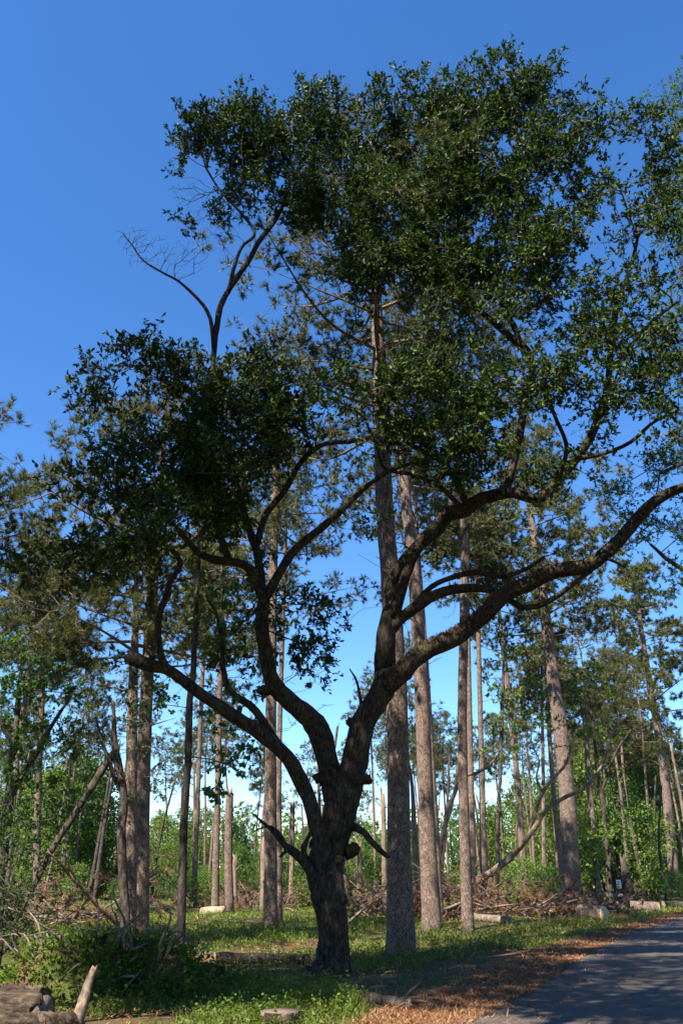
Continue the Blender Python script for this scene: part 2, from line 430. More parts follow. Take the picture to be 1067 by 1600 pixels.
me = new_mesh('road', V.reshape(-1, 3), [F]); smooth_shade(me); link('road', me, M['asphalt'], kind='structure')
wob2 = np.convolve(r.standard_normal(len(yy)), np.ones(9) / 9, 'same') * 0.5
vw = np.interp(yy, [0, 12, 16, 22, 30, 45], [1.3, 1.1, 1.2, 1.2, 1.1, 1.0])
cols = []
for k in np.linspace(0, 1, 7):
    x = ex + 0.4 - (vw + 0.4 + wob2 * k) * k
    cols.append(np.stack([x, yy, np.maximum(gz(x, yy), 0) * 1.0 + 0.008 - 0.03 * (k == 1) - 0.012 * (k == 0)], -1))
V = np.stack(cols, 1); nK = 7
i = np.arange(len(yy) - 1)[:, None] * nK + np.arange(nK - 1)[None]
F = np.stack([i + 1, i, i + nK, i + nK + 1], -1).reshape(-1, 4)
me = new_mesh('verge', V.reshape(-1, 3), [F]); smooth_shade(me); link('verge', me, M['verge'], kind='structure')

# ------------------------------------------------------------------ tree builders
def limb_curve(pts, step=0.16, slim=0.86):
    """pts: (px, py, width px, Y) -> world polyline and radii"""
    w = np.array([np.append(P(a, b, Y), wd / 2 / FPX * depth(a, b, Y)) for a, b, wd, Y in pts])
    L = np.linalg.norm(np.diff(w[:, :3], axis=0), axis=1).sum()
    n = max(6, int(L / step)); c = catmull(w, n); c[:, 3] *= slim
    q = np.random.default_rng(int(abs(pts[0][0] * 7 + pts[0][1]))).standard_normal((max(4, int(L / .55)), 3))
    wv = catmull(q, n) * np.sin(np.linspace(0, math.pi, n))[:, None] ** .5
    return c[:, :3] + wv * c[:, 3:4] * 0.28, np.maximum(c[:, 3], 0.006)
def leafy(root, origin, limbs, clumps, bark_mat, leaf_mat, twig_mat, seed=0, dens=1.0, sub=0.5, tips=5, per=9, rs=0.3,
          L=(0.07, 0.11), wr=0.42, sides=14, up=0.6, bushy=1.0, tip_r=0.006, alpha=0.3, flute=0.0, seg=0.45, droop=0.0, clus=0.0):
    """limbs: dicts(name, pts, attach(t0,t1) or None, lump, jag); clumps: (px, py, rx, ry, Y, rd, weight)"""
    r = np.random.default_rng(seed)
    objs = []; sp, sd, spa, sid, cap = [], [], [], [], []
    for k, lb in enumerate(limbs):
        c, rad = limb_curve(lb['pts'], lb.get('step', 0.16)) if 'pts' in lb else (lb['c'], lb['r'])
        a = Acc(); add_tube(a, c, rad, lb.get('sides', sides), lb.get('lump', 0.10), seed * 31 + k, jag=lb.get('jag', 0), flute=flute if k == 0 else 0)
        for (s_at, ang_seed, ln, rr) in lb.get('stubs', []):        # knots and broken stubs on the limb
            i0 = int(s_at * (len(c) - 1)); tt = norm(c[min(i0 + 1, len(c) - 1)] - c[max(i0 - 1, 0)])
            rn = np.random.default_rng(ang_seed); d = norm(np.cross(tt, rn.standard_normal(3)) + 0.3 * tt)
            q = np.array([c[i0] + d * rad[i0] * 0.4, c[i0] + d * (rad[i0] + ln * 0.5), c[i0] + d * (rad[i0] + ln)])
            add_tube(a, catmull(q, 5), np.array([rr * 1.5, rr * 1.2, rr, rr * 0.95, rr * 0.85]), 9, 0.12, ang_seed, jag=rr * 0.4)
        o = link(lb['name'], a.mesh(lb['name'], origin, True), bark_mat, root); objs.append(o)
        if lb.get('label'): o['label'] = lb['label']
        if lb.get('attach'):
            t0, t1 = lb['attach']; i0, i1 = int(t0 * (len(c) - 1)), int(t1 * (len(c) - 1)) + 1
            tn = norm(np.gradient(c, axis=0))
            for q in range(i0, i1, 2):
                sp.append(c[q]); sd.append(tn[q]); spa.append(0.4 * (1 - q / len(c))); sid.append(k); cap.append(rad[q])
    if not clumps: return objs
    T = []
    for (px, py, rx, ry, Y, rd, wgt) in clumps:
        t = depth(px, py, Y); vol = rx * ry * t * t / FPX ** 2 * rd * 4.19
        n = max(4, int(vol / sub ** 3 * dens * wgt))
        if clus:                                     # sprays gather in tufts with gaps between
            cen = ellipsoid_pts(px, py, rx, ry, Y, rd, max(2, n // 8), r)
            T.append(cen[r.integers(0, len(cen), n)] + np.clip(r.standard_normal((n, 3)), -1.8, 1.8) * clus)
        else: T.append(ellipsoid_pts(px, py, rx, ry, Y, rd, n, r))
    T = np.concatenate(T)
    g = grow(np.array(sp), np.array(sd), np.array(spa), np.array(sid), T, seg=seg, alpha=alpha, r=r)
    pipe(g, tip_r); n0 = g['n0']
    g['rad'][n0:] = np.minimum(g['rad'][n0:], np.array(cap).max() * 0.75)
    # twigs and leaves
    tn = np.repeat(g['tnode'], tips); base = g['pos'][tn]
    d = norm(g['dir'][tn] * 0.5 + r.standard_normal((len(tn), 3)) * bushy + np.array([0, 0, 0.35 - droop]))
    tip = base + d * rs * r.uniform(0.4, 1.15, (len(tn), 1))
    ids = g['id'][tn]
    N = len(tn) * per; s = r.uniform(0.35, 1.0, (N, 1))
    lb_ = np.repeat(base, per, 0) * (1 - s) + np.repeat(tip, per, 0) * s
    ax = norm(np.repeat(d, per, 0) * 0.75 + r.standard_normal((N, 3)) * 0.7 + np.array([0, 0, -droop]))
    ll = r.uniform(L[0], L[1], N)
    lid = np.repeat(ids, per)
    for k in range(len(limbs)):
        a = Acc(); V, F = branch_mesh(g, g['id'] == k)
        m = ids == k
        if len(V) == 0 and not m.any(): continue
        a.add(V, F)
        if m.any():
            V, F = frusta(base[m], tip[m], d[m], d[m], np.full(m.sum(), tip_r * 0.8), np.full(m.sum(), tip_r * 0.4), 3); a.add(V, F)
        link('branch_spray', a.mesh('branch_spray', origin, True), twig_mat, objs[k], kind='stuff')
        m = lid == k
        if m.any():
            a = Acc(); a.add(*leaves(lb_[m], ax[m], ll[m], ll[m] * wr * r.uniform(0.85, 1.15, m.sum()), r, up))
            link('foliage', a.mesh('foliage', origin), leaf_mat, objs[k], kind='stuff')
    return objs

def pine_parts(root, origin, c, rad, crown0, spread, seed, nb=26, pouf=9, tufts=8, count=17, nlen=0.20, nwid=0.019, needle=None, droop=0.0, sides=14, dead=5, top_bias=0.75):
    """pine on a trunk polyline c (world) with radii rad; crown0: height at which the live crown starts"""
    r = np.random.default_rng(seed)
    a = Acc(); add_tube(a, c, rad, sides, 0.035, seed, flute=0.22, jag=0)
    tr = link('trunk', a.mesh('trunk', origin, True), M['pine_bark'], root)
    ztop = c[-1, 2]; H = ztop - crown0
    sp, sd, spa, sid, tg = [], [], [], [], []
    cz = c[:, 2]
    for k in range(nb):
        f = (k + r.uniform(0.1, 0.9)) / nb
        z = crown0 + H * f * 0.97
        p = np.array([np.interp(z, cz, c[:, j]) for j in range(3)]); az = k * 2.4 + r.uniform(-0.5, 0.5)
        prof = (math.sin(math.pi * min(1, (0.18 + 0.82 * f) ** top_bias)) * 0.72 + 0.32) * (1.05 - 0.35 * f)
        Lb = spread * prof * r.uniform(0.65, 1.15)
        rise = (0.05 + 0.55 * f + r.uniform(-0.15, 0.25)) - droop
        out = np.array([math.cos(az), math.sin(az), 0])
        end = p + out * Lb + np.array([0, 0, Lb * rise])
        mid = p + out * Lb * 0.5 + np.array([0, 0, Lb * (rise * 0.25 - 0.02)]) + r.standard_normal(3) * 0.06 * Lb
        q = catmull(np.array([p, mid, end]), max(5, int(Lb / 0.35)))
        base_i = len(sp)
        for j, x in enumerate(q):
            sp.append(x); sd.append(norm(q[min(j + 1, len(q) - 1)] - q[max(j - 1, 0)])); spa.append(0.2 * j / len(q)); sid.append(k)
        n = max(4, int(1.5 * pouf * (0.35 + Lb / spread)))
        nc = max(2, int(round(1.6 + 1.5 * Lb))); s = (r.uniform(0.42, 1.05, (nc, 1)) ** 0.8)
        pts = q[0] * (1 - s) ** 2 + 2 * s * (1 - s) * mid + s * s * end
        lat = np.clip(r.standard_normal((nc, 3)), -1.3, 1.3) * np.array([1, 1, 0.45]) * Lb * 0.19 * (0.5 + s)
        cen = pts + lat + np.array([0, 0, 0.10 * Lb]) * r.uniform(0, 1, (nc, 1))       # needle tufts gather in cushions
        tg.append(cen[r.integers(0, nc, n)] + np.clip(r.standard_normal((n, 3)), -1.5, 1.5) * np.array([.36, .36, .19]))
    sp = np.array(sp); sid = np.array(sid)
    g = grow(sp, np.array(sd), np.array(spa), sid, np.concatenate(tg), seg=0.5, alpha=0.35, r=r)
    pipe(g, 0.007)
    a = Acc()
    for k in range(nb):                              # the main boughs
        idx = np.nonzero(sid == k)[0]; Lr = np.linalg.norm(sp[idx[-1]] - sp[idx[0]])
        rb = 0.010 + 0.011 * Lr
        add_tube(a, sp[idx], np.linspace(rb, 0.007, len(idx)), 6, 0.05, k)
    V, F = branch_mesh(g, np.ones(len(g['par']), bool), 4); a.add(V, F)
    for k in range(dead):                            # dead stubs below the crown
        z = crown0 - r.uniform(0.2, 0.5) * (crown0 - origin[2]) * r.uniform(0.1, 1)
        p = np.array([np.interp(z, cz, c[:, j]) for j in range(3)]); az = r.uniform(0, 6.28); Ld = r.uniform(0.3, 1.3)
        e = p + np.array([math.cos(az), math.sin(az), r.uniform(-0.1, 0.5)]) * Ld
        add_tube(a, catmull(np.array([p, (p + e) / 2 + r.standard_normal(3) * 0.06, e]), 5), np.linspace(0.022, 0.006, 5), 5, 0, k)
    br = link('bough_work', a.mesh('bough_work', origin, True), M['pine_twig'], root, kind='stuff')
    tn = np.repeat(g['tnode'], tufts); base = g['pos'][tn]
    d = norm(g['dir'][tn] * 0.7 + r.standard_normal((len(tn), 3)) * 0.75 + np.array([0, 0, 0.3]))
    tip = base + d * r.uniform(0.02, 0.32, (len(tn), 1))
    a = Acc(); a.add(*needles(tip, d, count, nlen, nwid, r))
    link('crown', a.mesh('crown', origin), needle or M['needle'], root, kind='stuff')
    return tr
def pine(label, Y, pts, py_crown, spread, seed, group=None, name='pine_tree', **kw):
    """pts: (px, py, width px) from base to tip, standing at distance Y"""
    b = ground_pt(pts[0][0], Y)
    w = [np.append(P(a, q, Y), wd / 2 / FPX * depth(a, q, Y)) for a, q, wd in pts]
    w = np.array(w); w[0, :3] = b - np.array([0, 0, 0.12]); w[:, 3] *= .92; w[0, 3] *= 1.12
    n = max(14, int((w[-1, 2] - w[0, 2]) / 0.4)); c = catmull(w, n)
    if Y > 40: kw = dict(dict(tufts=6, count=12, nlen=.28, nwid=.042), **kw)
    rt = thing(name, label, 'pine', b, group)
    pine_parts(rt, b, c[:, :3], np.maximum(c[:, 3], 0.012), P(pts[0][0], py_crown, Y)[2], spread, seed, **kw)
    return rt

# ------------------------------------------------------------------ the big oak
OY = 17.2
ob = ground_pt(514, OY)
def lim(name, pts, attach=None, **k): return dict(name=name, pts=pts, attach=attach, **k)
oak_limbs = [
 lim('trunk', [(513,1534,86,OY),(515,1505,64,OY),(517,1470,55,OY),(516,1430,54,OY),(516,1400,60,OY),(519,1370,64,OY),(523,1330,62,OY),(528,1280,62,OY),(534,1240,62,OY),(540,1215,50,OY)], None, sides=26, lump=0.10, step=0.09,
     stubs=[(0.42, 5, 0.10, 0.07), (0.62, 8, 0.12, 0.08), (0.66, 21, 0.14, 0.09), (0.9, 12, 0.10, 0.08)]),
 # 1 low left arching limb, broken off at its end
 lim('limb', [(508,1395,34,OY-.1),(503,1340,32,OY-.25),(497,1290,28,OY-.4),(478,1235,27,OY-.5),(450,1190,26,OY-.7),(412,1150,25,OY-.9),(365,1118,24,OY-1.2),(322,1092,22,OY-1.5),(285,1066,20,OY-1.8),(258,1046,20,OY-2.0),(232,1040,24,OY-2.1),(205,1028,27,OY-2.2)], (.8,.95), jag=0.16, lump=.13, stubs=[(0.55, 3, 0.12, 0.05)]),
 lim('limb', [(262,1048,14,OY-2.0),(252,1022,13,OY-2.0),(247,990,12,OY-2.1),(250,957,12,OY-2.3),(262,928,13,OY-2.5),(268,908,11,OY-2.7),(284,884,10,OY-2.9),(272,862,9,OY-3.1),(240,846,8,OY-3.4),(200,838,7,OY-3.8),(150,842,6,OY-4.2),(100,862,5,OY-4.6)], (.55,1), lump=.14),
 # 3 dark limb riding above the low left limb
 lim('limb', [(462,1205,18,OY-.5),(432,1158,16,OY-.4),(398,1110,14,OY-.3),(366,1086,12,OY-.3),(352,1056,10,OY-.3),(346,1005,8,OY-.3),(338,962,6,OY-.4),(322,930,4,OY-.5)], (.4,1)),
 # 4 left leader
 lim('limb', [(524,1250,44,OY),(514,1205,40,OY),(497,1152,38,OY-.1),(472,1117,35,OY-.2),(445,1090,31,OY-.3),(426,1064,28,OY-.4),(415,1010,25,OY-.5),(409,962,25,OY-.6),(413,932,22,OY-.6)], (.55,1), sides=20, lump=.11, stubs=[(0.08, 4, 0.12, 0.1), (0.72, 9, 0.12, 0.07)]),
 lim('limb', [(412,940,18,OY-.6),(402,907,16,OY-.8),(384,884,15,OY-1.0),(352,878,15,OY-1.3),(326,870,14,OY-1.6),(302,856,11,OY-1.9),(280,830,9,OY-2.2),(250,790,7,OY-2.4),(220,750,5,OY-2.6)], (.4,1)),
 lim('limb', [(411,940,18,OY-.6),(406,900,16,OY-.5),(400,860,16,OY-.5),(390,825,14,OY-.6),(378,790,12,OY-.8),(366,740,10,OY-1.0),(350,690,8,OY-1.3),(320,640,7,OY-1.6),(290,600,5,OY-1.9)], (.4,1)),
 lim('limb', [(402,850,13,OY-.5),(416,805,12,OY-.5),(442,768,11,OY-.5),(470,722,10,OY-.6),(502,695,9,OY-.8),(555,690,8,OY-1.0),(605,672,6,OY-1.2)], (.4,1)),
 lim('limb', [(414,935,19,OY-.6),(434,897,16,OY-.7),(455,862,16,OY-.8),(480,838,15,OY-.9),(510,816,14,OY-1.0),(545,786,11,OY-1.2),(578,756,9,OY-1.4),(610,735,8,OY-1.6),(640,725,6,OY-1.8)], (.8,1)),
 # 9 stem up through the left crown to the top left head
 lim('limb', [(360,880,13,OY-1.2),(338,820,13,OY-1.0),(330,760,12,OY-.8),(330,690,11,OY-.7),(332,610,10,OY-.7),(333,548,10,OY-.7),(340,505,11,OY-.7),(355,458,10,OY-.6),(385,412,9,OY-.6),(412,368,9,OY-.6),(438,330,7,OY-.6),(458,270,5,OY-.6)], (.66,1), lump=.08),
 lim('limb', [(334,545,8,OY-.7),(328,495,7,OY-.8),(308,466,6,OY-.9),(280,440,5,OY-1.1),(258,428,4,OY-1.2),(225,408,3.2,OY-1.4),(208,385,2.4,OY-1.5),(190,362,1.6,OY-1.6)], None, lump=.1, sides=8),
 lim('limb', [(357,458,8,OY-.6),(366,420,7,OY-.8),(378,385,6,OY-.9),(398,365,6,OY-1.0),(380,335,5,OY-1.0),(345,300,4,OY-1.1),(322,262,3.5,OY-1.1)], (.45,1), sides=8),
 # 12 right leader
 lim('limb', [(536,1262,54,OY),(548,1212,50,OY+.05),(562,1160,45,OY+.1),(578,1112,43,OY+.15),(595,1072,44,OY+.2),(604,1040,42,OY+.2),(604,1000,33,OY+.2),(606,955,28,OY+.2),(610,915,23,OY+.15),(628,882,22,OY),(652,856,24,OY-.1),(682,826,28,OY-.2),(712,800,28,OY-.3),(742,782,25,OY-.4),(792,772,21,OY-.5),(845,776,18,OY-.6),(880,746,17,OY-.6),(910,702,16,OY-.7),(934,652,14,OY-.8),(950,600,12,OY-1.0),(956,540,11,OY-1.2),(966,470,9,OY-1.4),(985,415,7,OY-1.6),(1000,350,5,OY-1.8)], (.62,1), sides=20, lump=.12, stubs=[(0.10, 11, 0.12, 0.08), (0.16, 17, 0.15, 0.09)]),
 # 13 the long right limb
 lim('limb', [(604,1075,36,OY+.15),(628,1050,35,OY),(662,1020,33,OY-.1),(710,995,32,OY-.2),(752,968,30,OY-.35),(792,934,29,OY-.5),(832,910,28,OY-.7),(872,895,28,OY-.9),(920,880,26,OY-1.2),(950,862,25,OY-1.4),(976,834,22,OY-1.6),(1010,792,21,OY-1.9),(1050,768,18,OY-2.2),(1095,752,16,OY-2.6),(1150,740,12,OY-3.0)], (.86,1), sides=18, lump=.10, stubs=[(0.62, 33, 0.35, 0.04), (0.64, 36, 0.45, 0.03)]),
 # 14 limb between, running out to the right
 lim('limb', [(608,985,24,OY+.15),(630,962,21,OY),(655,946,21,OY-.1),(692,928,19,OY-.2),(730,920,16,OY-.25),(775,926,13,OY-.3),(815,948,11,OY-.4),(855,940,10,OY-.6),(892,914,9,OY-.9),(925,890,6,OY-1.2)], (.5,.8), lump=.12),
 lim('limb', [(646,948,11,OY-.1),(672,916,10,OY-.2),(705,900,10,OY-.3),(745,893,11,OY-.4),(785,900,9,OY-.5),(820,890,7,OY-.7),(850,870,5,OY-.9)], (.4,1)),
 # 16 second stem leaning into the right leader
 lim('limb', [(612,965,24,OY+.1),(626,920,20,OY-.1),(640,884,18,OY-.2),(656,848,16,OY-.25),(676,822,14,OY-.25)], None),
 # 17 upright from the elbow
 lim('limb', [(786,774,18,OY-.5),(800,732,16,OY-.5),(811,682,15,OY-.5),(818,640,14,OY-.5),(830,598,14,OY-.5),(826,556,15,OY-.6),(798,526,13,OY-.7),(762,496,11,OY-.8),(738,470,9,OY-.9),(712,420,7,OY-1.0),(690,360,5,OY-1.0),(680,300,4,OY-1.0)], (.45,1)),
 lim('limb', [(822,556,12,OY-.6),(806,520,11,OY-.7),(786,470,10,OY-.7),(776,410,8,OY-.8),(778,340,6,OY-.8),(790,270,5,OY-.8)], (.3,1)),
 # 19 inner left-going branches
 lim('limb', [(730,788,14,OY-.4),(712,746,12,OY-.8),(692,722,11,OY-1.1),(662,706,9,OY-1.4),(635,690,7,OY-1.7),(618,650,5,OY-2.0)], (.4,1)),
 lim('limb', [(722,794,10,OY-.4),(690,764,8,OY-.7),(645,742,7,OY-1.0),(602,732,6,OY-1.4),(590,700,5,OY-1.7),(572,660,4,OY-2.0)], (.6,1)),
 lim('limb', [(900,716,11,OY-.7),(940,708,8,OY-1.1),(985,690,7,OY-1.5),(1020,660,6,OY-1.9),(1060,640,5,OY-2.2)], (.3,1)),
 lim('limb', [(872,752,10,OY-.7),(884,700,8,OY-1.2),(868,650,7,OY-1.8),(850,610,5,OY-2.4)], (.3,1)),
 lim('limb', [(952,575,9,OY-1.1),(985,540,8,OY-1.4),(1020,500,7,OY-1.7),(1060,470,5,OY-2.0)], (.3,1)),
 lim('branch_stub', [(545,1226,26,OY-.1),(566,1219,20,OY-.2),(580,1217,16,OY-.25)], None, sides=12, lump=.15, jag=.03),
 lim('branch_stub', [(515,1222,26,OY-.1),(501,1218,20,OY-.2),(492,1219,17,OY-.25)], None, sides=12, lump=.15, jag=.03),
 lim('branch_stub', [(540,1332,26,OY-.05),(551,1328,20,OY-.08),(558,1325,13,OY-.1)], None, sides=12, lump=.18, jag=.03),
 lim('branch_stub', [(420,1078,22,OY-.35),(409,1080,17,OY-.45),(402,1076,12,OY-.5)], None, sides=12, lump=.15, jag=.04),
 # 24 low dead branches
 lim('dead_branch', [(500,1392,26,OY-.15),(484,1362,20,OY-.3),(464,1338,17,OY-.4),(444,1322,11,OY-.5),(426,1298,7,OY-.6),(410,1284,5,OY-.65),(396,1272,3,OY-.7)], None, lump=.16, sides=12, stubs=[(0.5, 41, 0.25, 0.03)]),
 lim('dead_branch', [(446,1324,9,OY-.5),(437,1304,7,OY-.6),(420,1290,4,OY-.7),(396,1300,2,OY-.8)], None, lump=.14, sides=9),
 lim('dead_branch', [(484,1352,13,OY-.3),(474,1332,12,OY-.35),(478,1316,9,OY-.4),(486,1300,7,OY-.4),(484,1285,4,OY-.4)], None, lump=.2, sides=9, jag=.03),
 lim('dead_branch', [(545,1290,18,OY),(565,1300,12,OY-.1),(585,1318,11,OY-.15),(606,1340,8,OY-.2)], None, lump=.14, sides=9, jag=.06),
 lim('dead_branch', [(566,1108,9,OY+.1),(562,1085,5,OY+.05),(556,1062,4,OY),(546,1045,2,OY)], None, lump=.12, sides=8),
]
oak_clumps = [
 (45,872,55,32,12.4,.6,1.0),(120,868,75,38,12.6,.8,1.1),(190,850,75,48,13.0,.9,1.1),(250,835,60,40,13.6,.8,1.0),(165,775,65,45,13.8,.9,1.0),(235,730,70,50,14.3,1.0,1.1),
 (310,770,75,60,14.8,1.0,1.1),(300,700,70,50,15.0,1.0,1.1),(370,760,70,60,15.4,1.0,.9),(380,690,75,55,15.6,1.0,1.0),(210,590,65,42,14.8,.8,1.0),(270,580,75,40,15.2,.9,1.1),(350,600,70,50,15.8,1.0,1.1),
 (420,620,60,55,16.2,.9,1.0),(440,680,50,50,16.4,.9,.8),(180,640,45,25,14.6,.5,.7),(350,830,60,40,15.2,.9,.7),(330,655,70,40,15.4,1.0,1.0),(110,805,30,35,13.2,.5,.8),(415,575,45,25,16.2,.7,.7),
 # top left head
 (300,190,34,45,15.6,.7,.8),(350,190,55,55,16.0,.9,1.1),(405,185,55,55,16.3,.9,1.1),(440,250,70,65,16.6,1.0,1.1),(480,190,55,55,16.6,.9,1.1),(520,210,45,70,17.0,.9,.9),(285,250,30,30,15.4,.5,.7),(400,310,60,40,16.2,.8,.55),(300,345,34,18,15.6,.4,.5),(500,320,60,60,16.6,1.0,1.0),
 # top
 (600,230,60,80,17.0,1.0,.8),(660,180,55,70,16.6,1.0,1.1),(720,180,60,75,16.2,1.1,1.1),(785,165,60,70,16.0,1.1,1.1),(840,140,40,60,15.8,.9,1.0),(860,200,35,45,15.6,.7,.7),(580,340,70,70,16.6,1.1,1.1),(660,300,75,75,16.2,1.2,1.2),(745,290,75,80,15.8,1.2,1.2),
 (820,270,65,80,15.6,1.1,1.0),(560,410,70,40,16.6,1.0,1.0),(640,400,80,55,16.2,1.1,1.2),(730,400,80,60,15.8,1.1,1.2),(810,380,70,70,15.4,1.1,1.0),(880,300,55,70,15.2,.9,.8),(930,230,45,60,15.0,.8,.9),(890,400,60,60,14.8,.9,.8),(960,330,45,55,14.8,.8,.7),
 (1010,300,50,55,14.6,.8,.8),(1040,230,45,60,14.4,.8,.8),(830,470,70,45,15.2,1.0,.9),(920,480,70,55,14.8,1.0,.8),(1000,450,60,50,14.4,.8,.7),(1050,360,40,60,14.2,.7,.8),(700,460,60,30,15.6,.8,.8),
 # middle
 (560,615,55,40,14.8,.8,1.2),(620,600,60,40,14.9,.9,1.2),(660,650,60,55,15.2,.9,1.0),(720,660,60,55,15.4,.9,.8),(600,660,45,35,14.9,.7,.8),(760,600,60,45,15.2,.9,.8),(830,585,60,38,14.2,.8,1.1),(900,590,55,40,14.2,.8,1.0),(960,560,60,50,14.6,.9,.9),
 (1010,530,50,50,14.4,.8,.7),(1000,620,60,50,14.4,.8,.8),(1050,570,45,60,14.2,.7,.8),(770,720,60,45,15.8,.9,.7),(860,700,45,40,15.0,.7,.7),(700,730,50,35,15.4,.7,.7),(870,750,40,25,15.4,.6,.8),(640,720,40,30,14.9,.5,.5),(1040,690,40,30,14.4,.5,.5),
 (470,640,42,55,16.0,.8,.8),(700,600,55,40,15.2,.8,.9),(690,690,50,40,15.2,.8,.8),(790,640,50,40,15.2,.8,.7),(640,530,55,30,15.6,.7,.5),(760,530,40,30,15.4,.6,.5),(930,640,50,40,14.6,.8,.7),(560,690,35,22,15.0,.5,.5),(460,590,30,30,16.0,.5,.6),
 # sparse ivy and sprouts on the left leader
 (470,960,45,40,16.8,.5,.8),(520,960,35,40,16.9,.5,.7),(475,1040,45,45,16.9,.5,.9),(430,970,25,50,16.6,.4,.8),(500,1010,35,30,16.9,.4,.7),(395,960,30,40,16.4,.4,.7),(340,985,25,40,16.8,.4,.6),(375,1040,28,28,16.8,.4,.6),
 (580,800,25,45,15.4,.4,.45),(670,860,40,30,16.8,.5,.4),(780,850,45,30,16.6,.5,.35),(235,1075,22,14,15.0,.25,.5),(395,870,30,40,16.4,.5,.5),
]
oak = thing('oak_tree', 'big spreading oak with dark forked trunk and arching limbs', 'oak', ob)
oak_objs = leafy(oak, ob, oak_limbs, oak_clumps, M['oak_bark'], M['oak_leaf'], M['twig'], seed=11, clus=.25, dens=1.5, sub=0.42, tips=5, per=9, rs=0.40, L=(.07, .15), wr=.44, flute=0.25)
# bare twigs on the dead spray at the upper left
r = np.random.default_rng(5)
for li, spots in ((10, [(240,395,60,30,15.7,.4,.0),(215,375,35,22,15.6,.3,.0),(290,400,40,30,15.9,.4,.0)]), (11, [(330,330,45,45,15.9,.4,.0),(295,300,30,25,15.7,.3,.0)])):
    c, rad = limb_curve(oak_limbs[li]['pts'])
    T = np.concatenate([ellipsoid_pts(*s[:6], 70, r) for s in spots]); k0 = len(c) // 5
    g = grow(c[k0:], norm(np.gradient(c, axis=0))[k0:], np.zeros(len(c) - k0), np.zeros(len(c) - k0, int), T, seg=0.14, alpha=.45, r=r, wob=.12); pipe(g, 0.0035)
    a = Acc().add(*branch_mesh(g, np.ones(len(g['par']), bool), 4)); link('bare_spray', a.mesh('bare_spray', ob, True), M['twig'], oak_objs[li], kind='stuff')
# small bare side twigs along the main limbs
for li in (1, 3, 4, 8, 12, 13, 14, 15):
    c, rad = limb_curve(oak_limbs[li]['pts']); tn = norm(np.gradient(c, axis=0)); k1 = len(c); n = max(8, k1 // 4)
    ii = r.integers(k1 // 4, k1 - 1, n); dd = norm(np.cross(tn[ii], r.standard_normal((n, 3))) + np.array([0, 0, .5])); T = c[ii] + dd * (rad[ii][:, None] + r.uniform(.2, .75, (n, 1)))
    T = np.concatenate([T, T + r.standard_normal((n, 3)) * .16, T + r.standard_normal((n, 3)) * .2])
    g = grow(c[k1 // 5:], tn[k1 // 5:], np.zeros(k1 - k1 // 5), np.zeros(k1 - k1 // 5, int), T, seg=0.16, alpha=.4, r=r, wob=.1); pipe(g, 0.0045)
    a = Acc().add(*branch_mesh(g, np.ones(len(g['par']), bool), 4)); link('bare_spray', a.mesh('bare_spray', ob, True), M['twig'], oak_objs[li], kind='stuff')
# brown fern fringe on the long right limb
c, rad = limb_curve(oak_limbs[13]['pts']); n = 2600
s = np.clip(r.normal(0.24, 0.12, n), 0.05, 0.6) * (len(c) - 1); i0 = s.astype(int); fr = (s - i0)[:, None]
p = c[i0] * (1 - fr) + c[i0 + 1] * fr; an = r.uniform(-1.5, 1.5, n)
d = np.stack([-0.35 + 0.2 * np.sin(an), -np.sin(an), np.cos(an)], -1)
a = Acc().add(*leaves(p + norm(d) * rad[i0][:, None] * 0.9, d + r.standard_normal((n, 3)) * .5, r.uniform(.04, .10, n), r.uniform(.012, .025, n), r))
link('fern_fringe', a.mesh('fern_fringe', ob), M['fern'], oak_objs[13], kind='stuff')
print('oak', time.time() - T0)

# ------------------------------------------------------------------ pines one can tell apart
pine('tall pine with thick dark lower trunk standing right behind the oak', 21.3, [(627,1490,46),(623,1300,40),(620,1100,36),(609,900,32),(600,780,29),(594,600,25),(588,480,19),(580,350,12),(575,215,4)], 690, 4.6, 101, nb=46, pouf=14, sides=18)
pine('thick sunlit pine to the right of the dark pine behind the oak', 29.8, [(675,1455,31),(665,1250,27),(657,1050,24),(645,880,21),(634,780,18),(622,650,13),(614,520,5)], 760, 3.2, 102, nb=24, pouf=12, sides=16)
pine('slim pale pine whose foot stands in low green weeds before the brush pile', 28.1, [(731,1460,20),(724,1250,17),(722,1100,16),(726,900,15),(725,830,13),(715,700,10),(700,560,8),(690,420,4)], 640, 3.6, 103, nb=32, pouf=14, sides=14)
pine('pale pine just left of the oak with a thin pine pressed against it', 31.6, [(423,1450,22),(423,1250,20),(424,1050,18),(426,900,16),(431,750,13),(437,640,9),(441,540,4)], 960, 3.6, 104, nb=38, pouf=12, sides=14)
pine('thin pine standing close against the pale pine left of the oak', 33.5, [(437,1446,10),(436,1200,9),(441,1000,8),(446,850,6),(448,740,3)], 860, 1.8, 105, nb=12, pouf=7)
pine('tall thick pine at the left, paired with a dark pine', 24.0, [(219,1472,29),(223,1250,25),(231,1050,21),(240,900,18),(250,760,12),(257,680,8),(261,600,4)], 930, 4.4, 106, nb=32, pouf=13, count=22, nwid=.015, sides=16)
pine('shorter dark pine in front of the tall thick pine at the left', 22.6, [(203,1482,23),(205,1250,20),(208,1080,17),(212,980,12),(214,870,5)], 1040, 3.8, 107, nb=20, pouf=14, count=24, nwid=.014, sides=14, droop=.1)
pine('pine with reddish lit trunk among the leafy trees at the left', 41.9, [(58,1430,12),(60,1250,11),(70,1000,9),(76,900,6),(78,850,3)], 1040, 3.4, 108, nb=34, pouf=13)
pine('leaning grey pine beyond the reddish pine at the left', 39.0, [(8,1430,10),(26,1200,9),(45,1060,8),(54,980,6),(60,910,3)], 1080, 2.8, 109, nb=24, pouf=12)
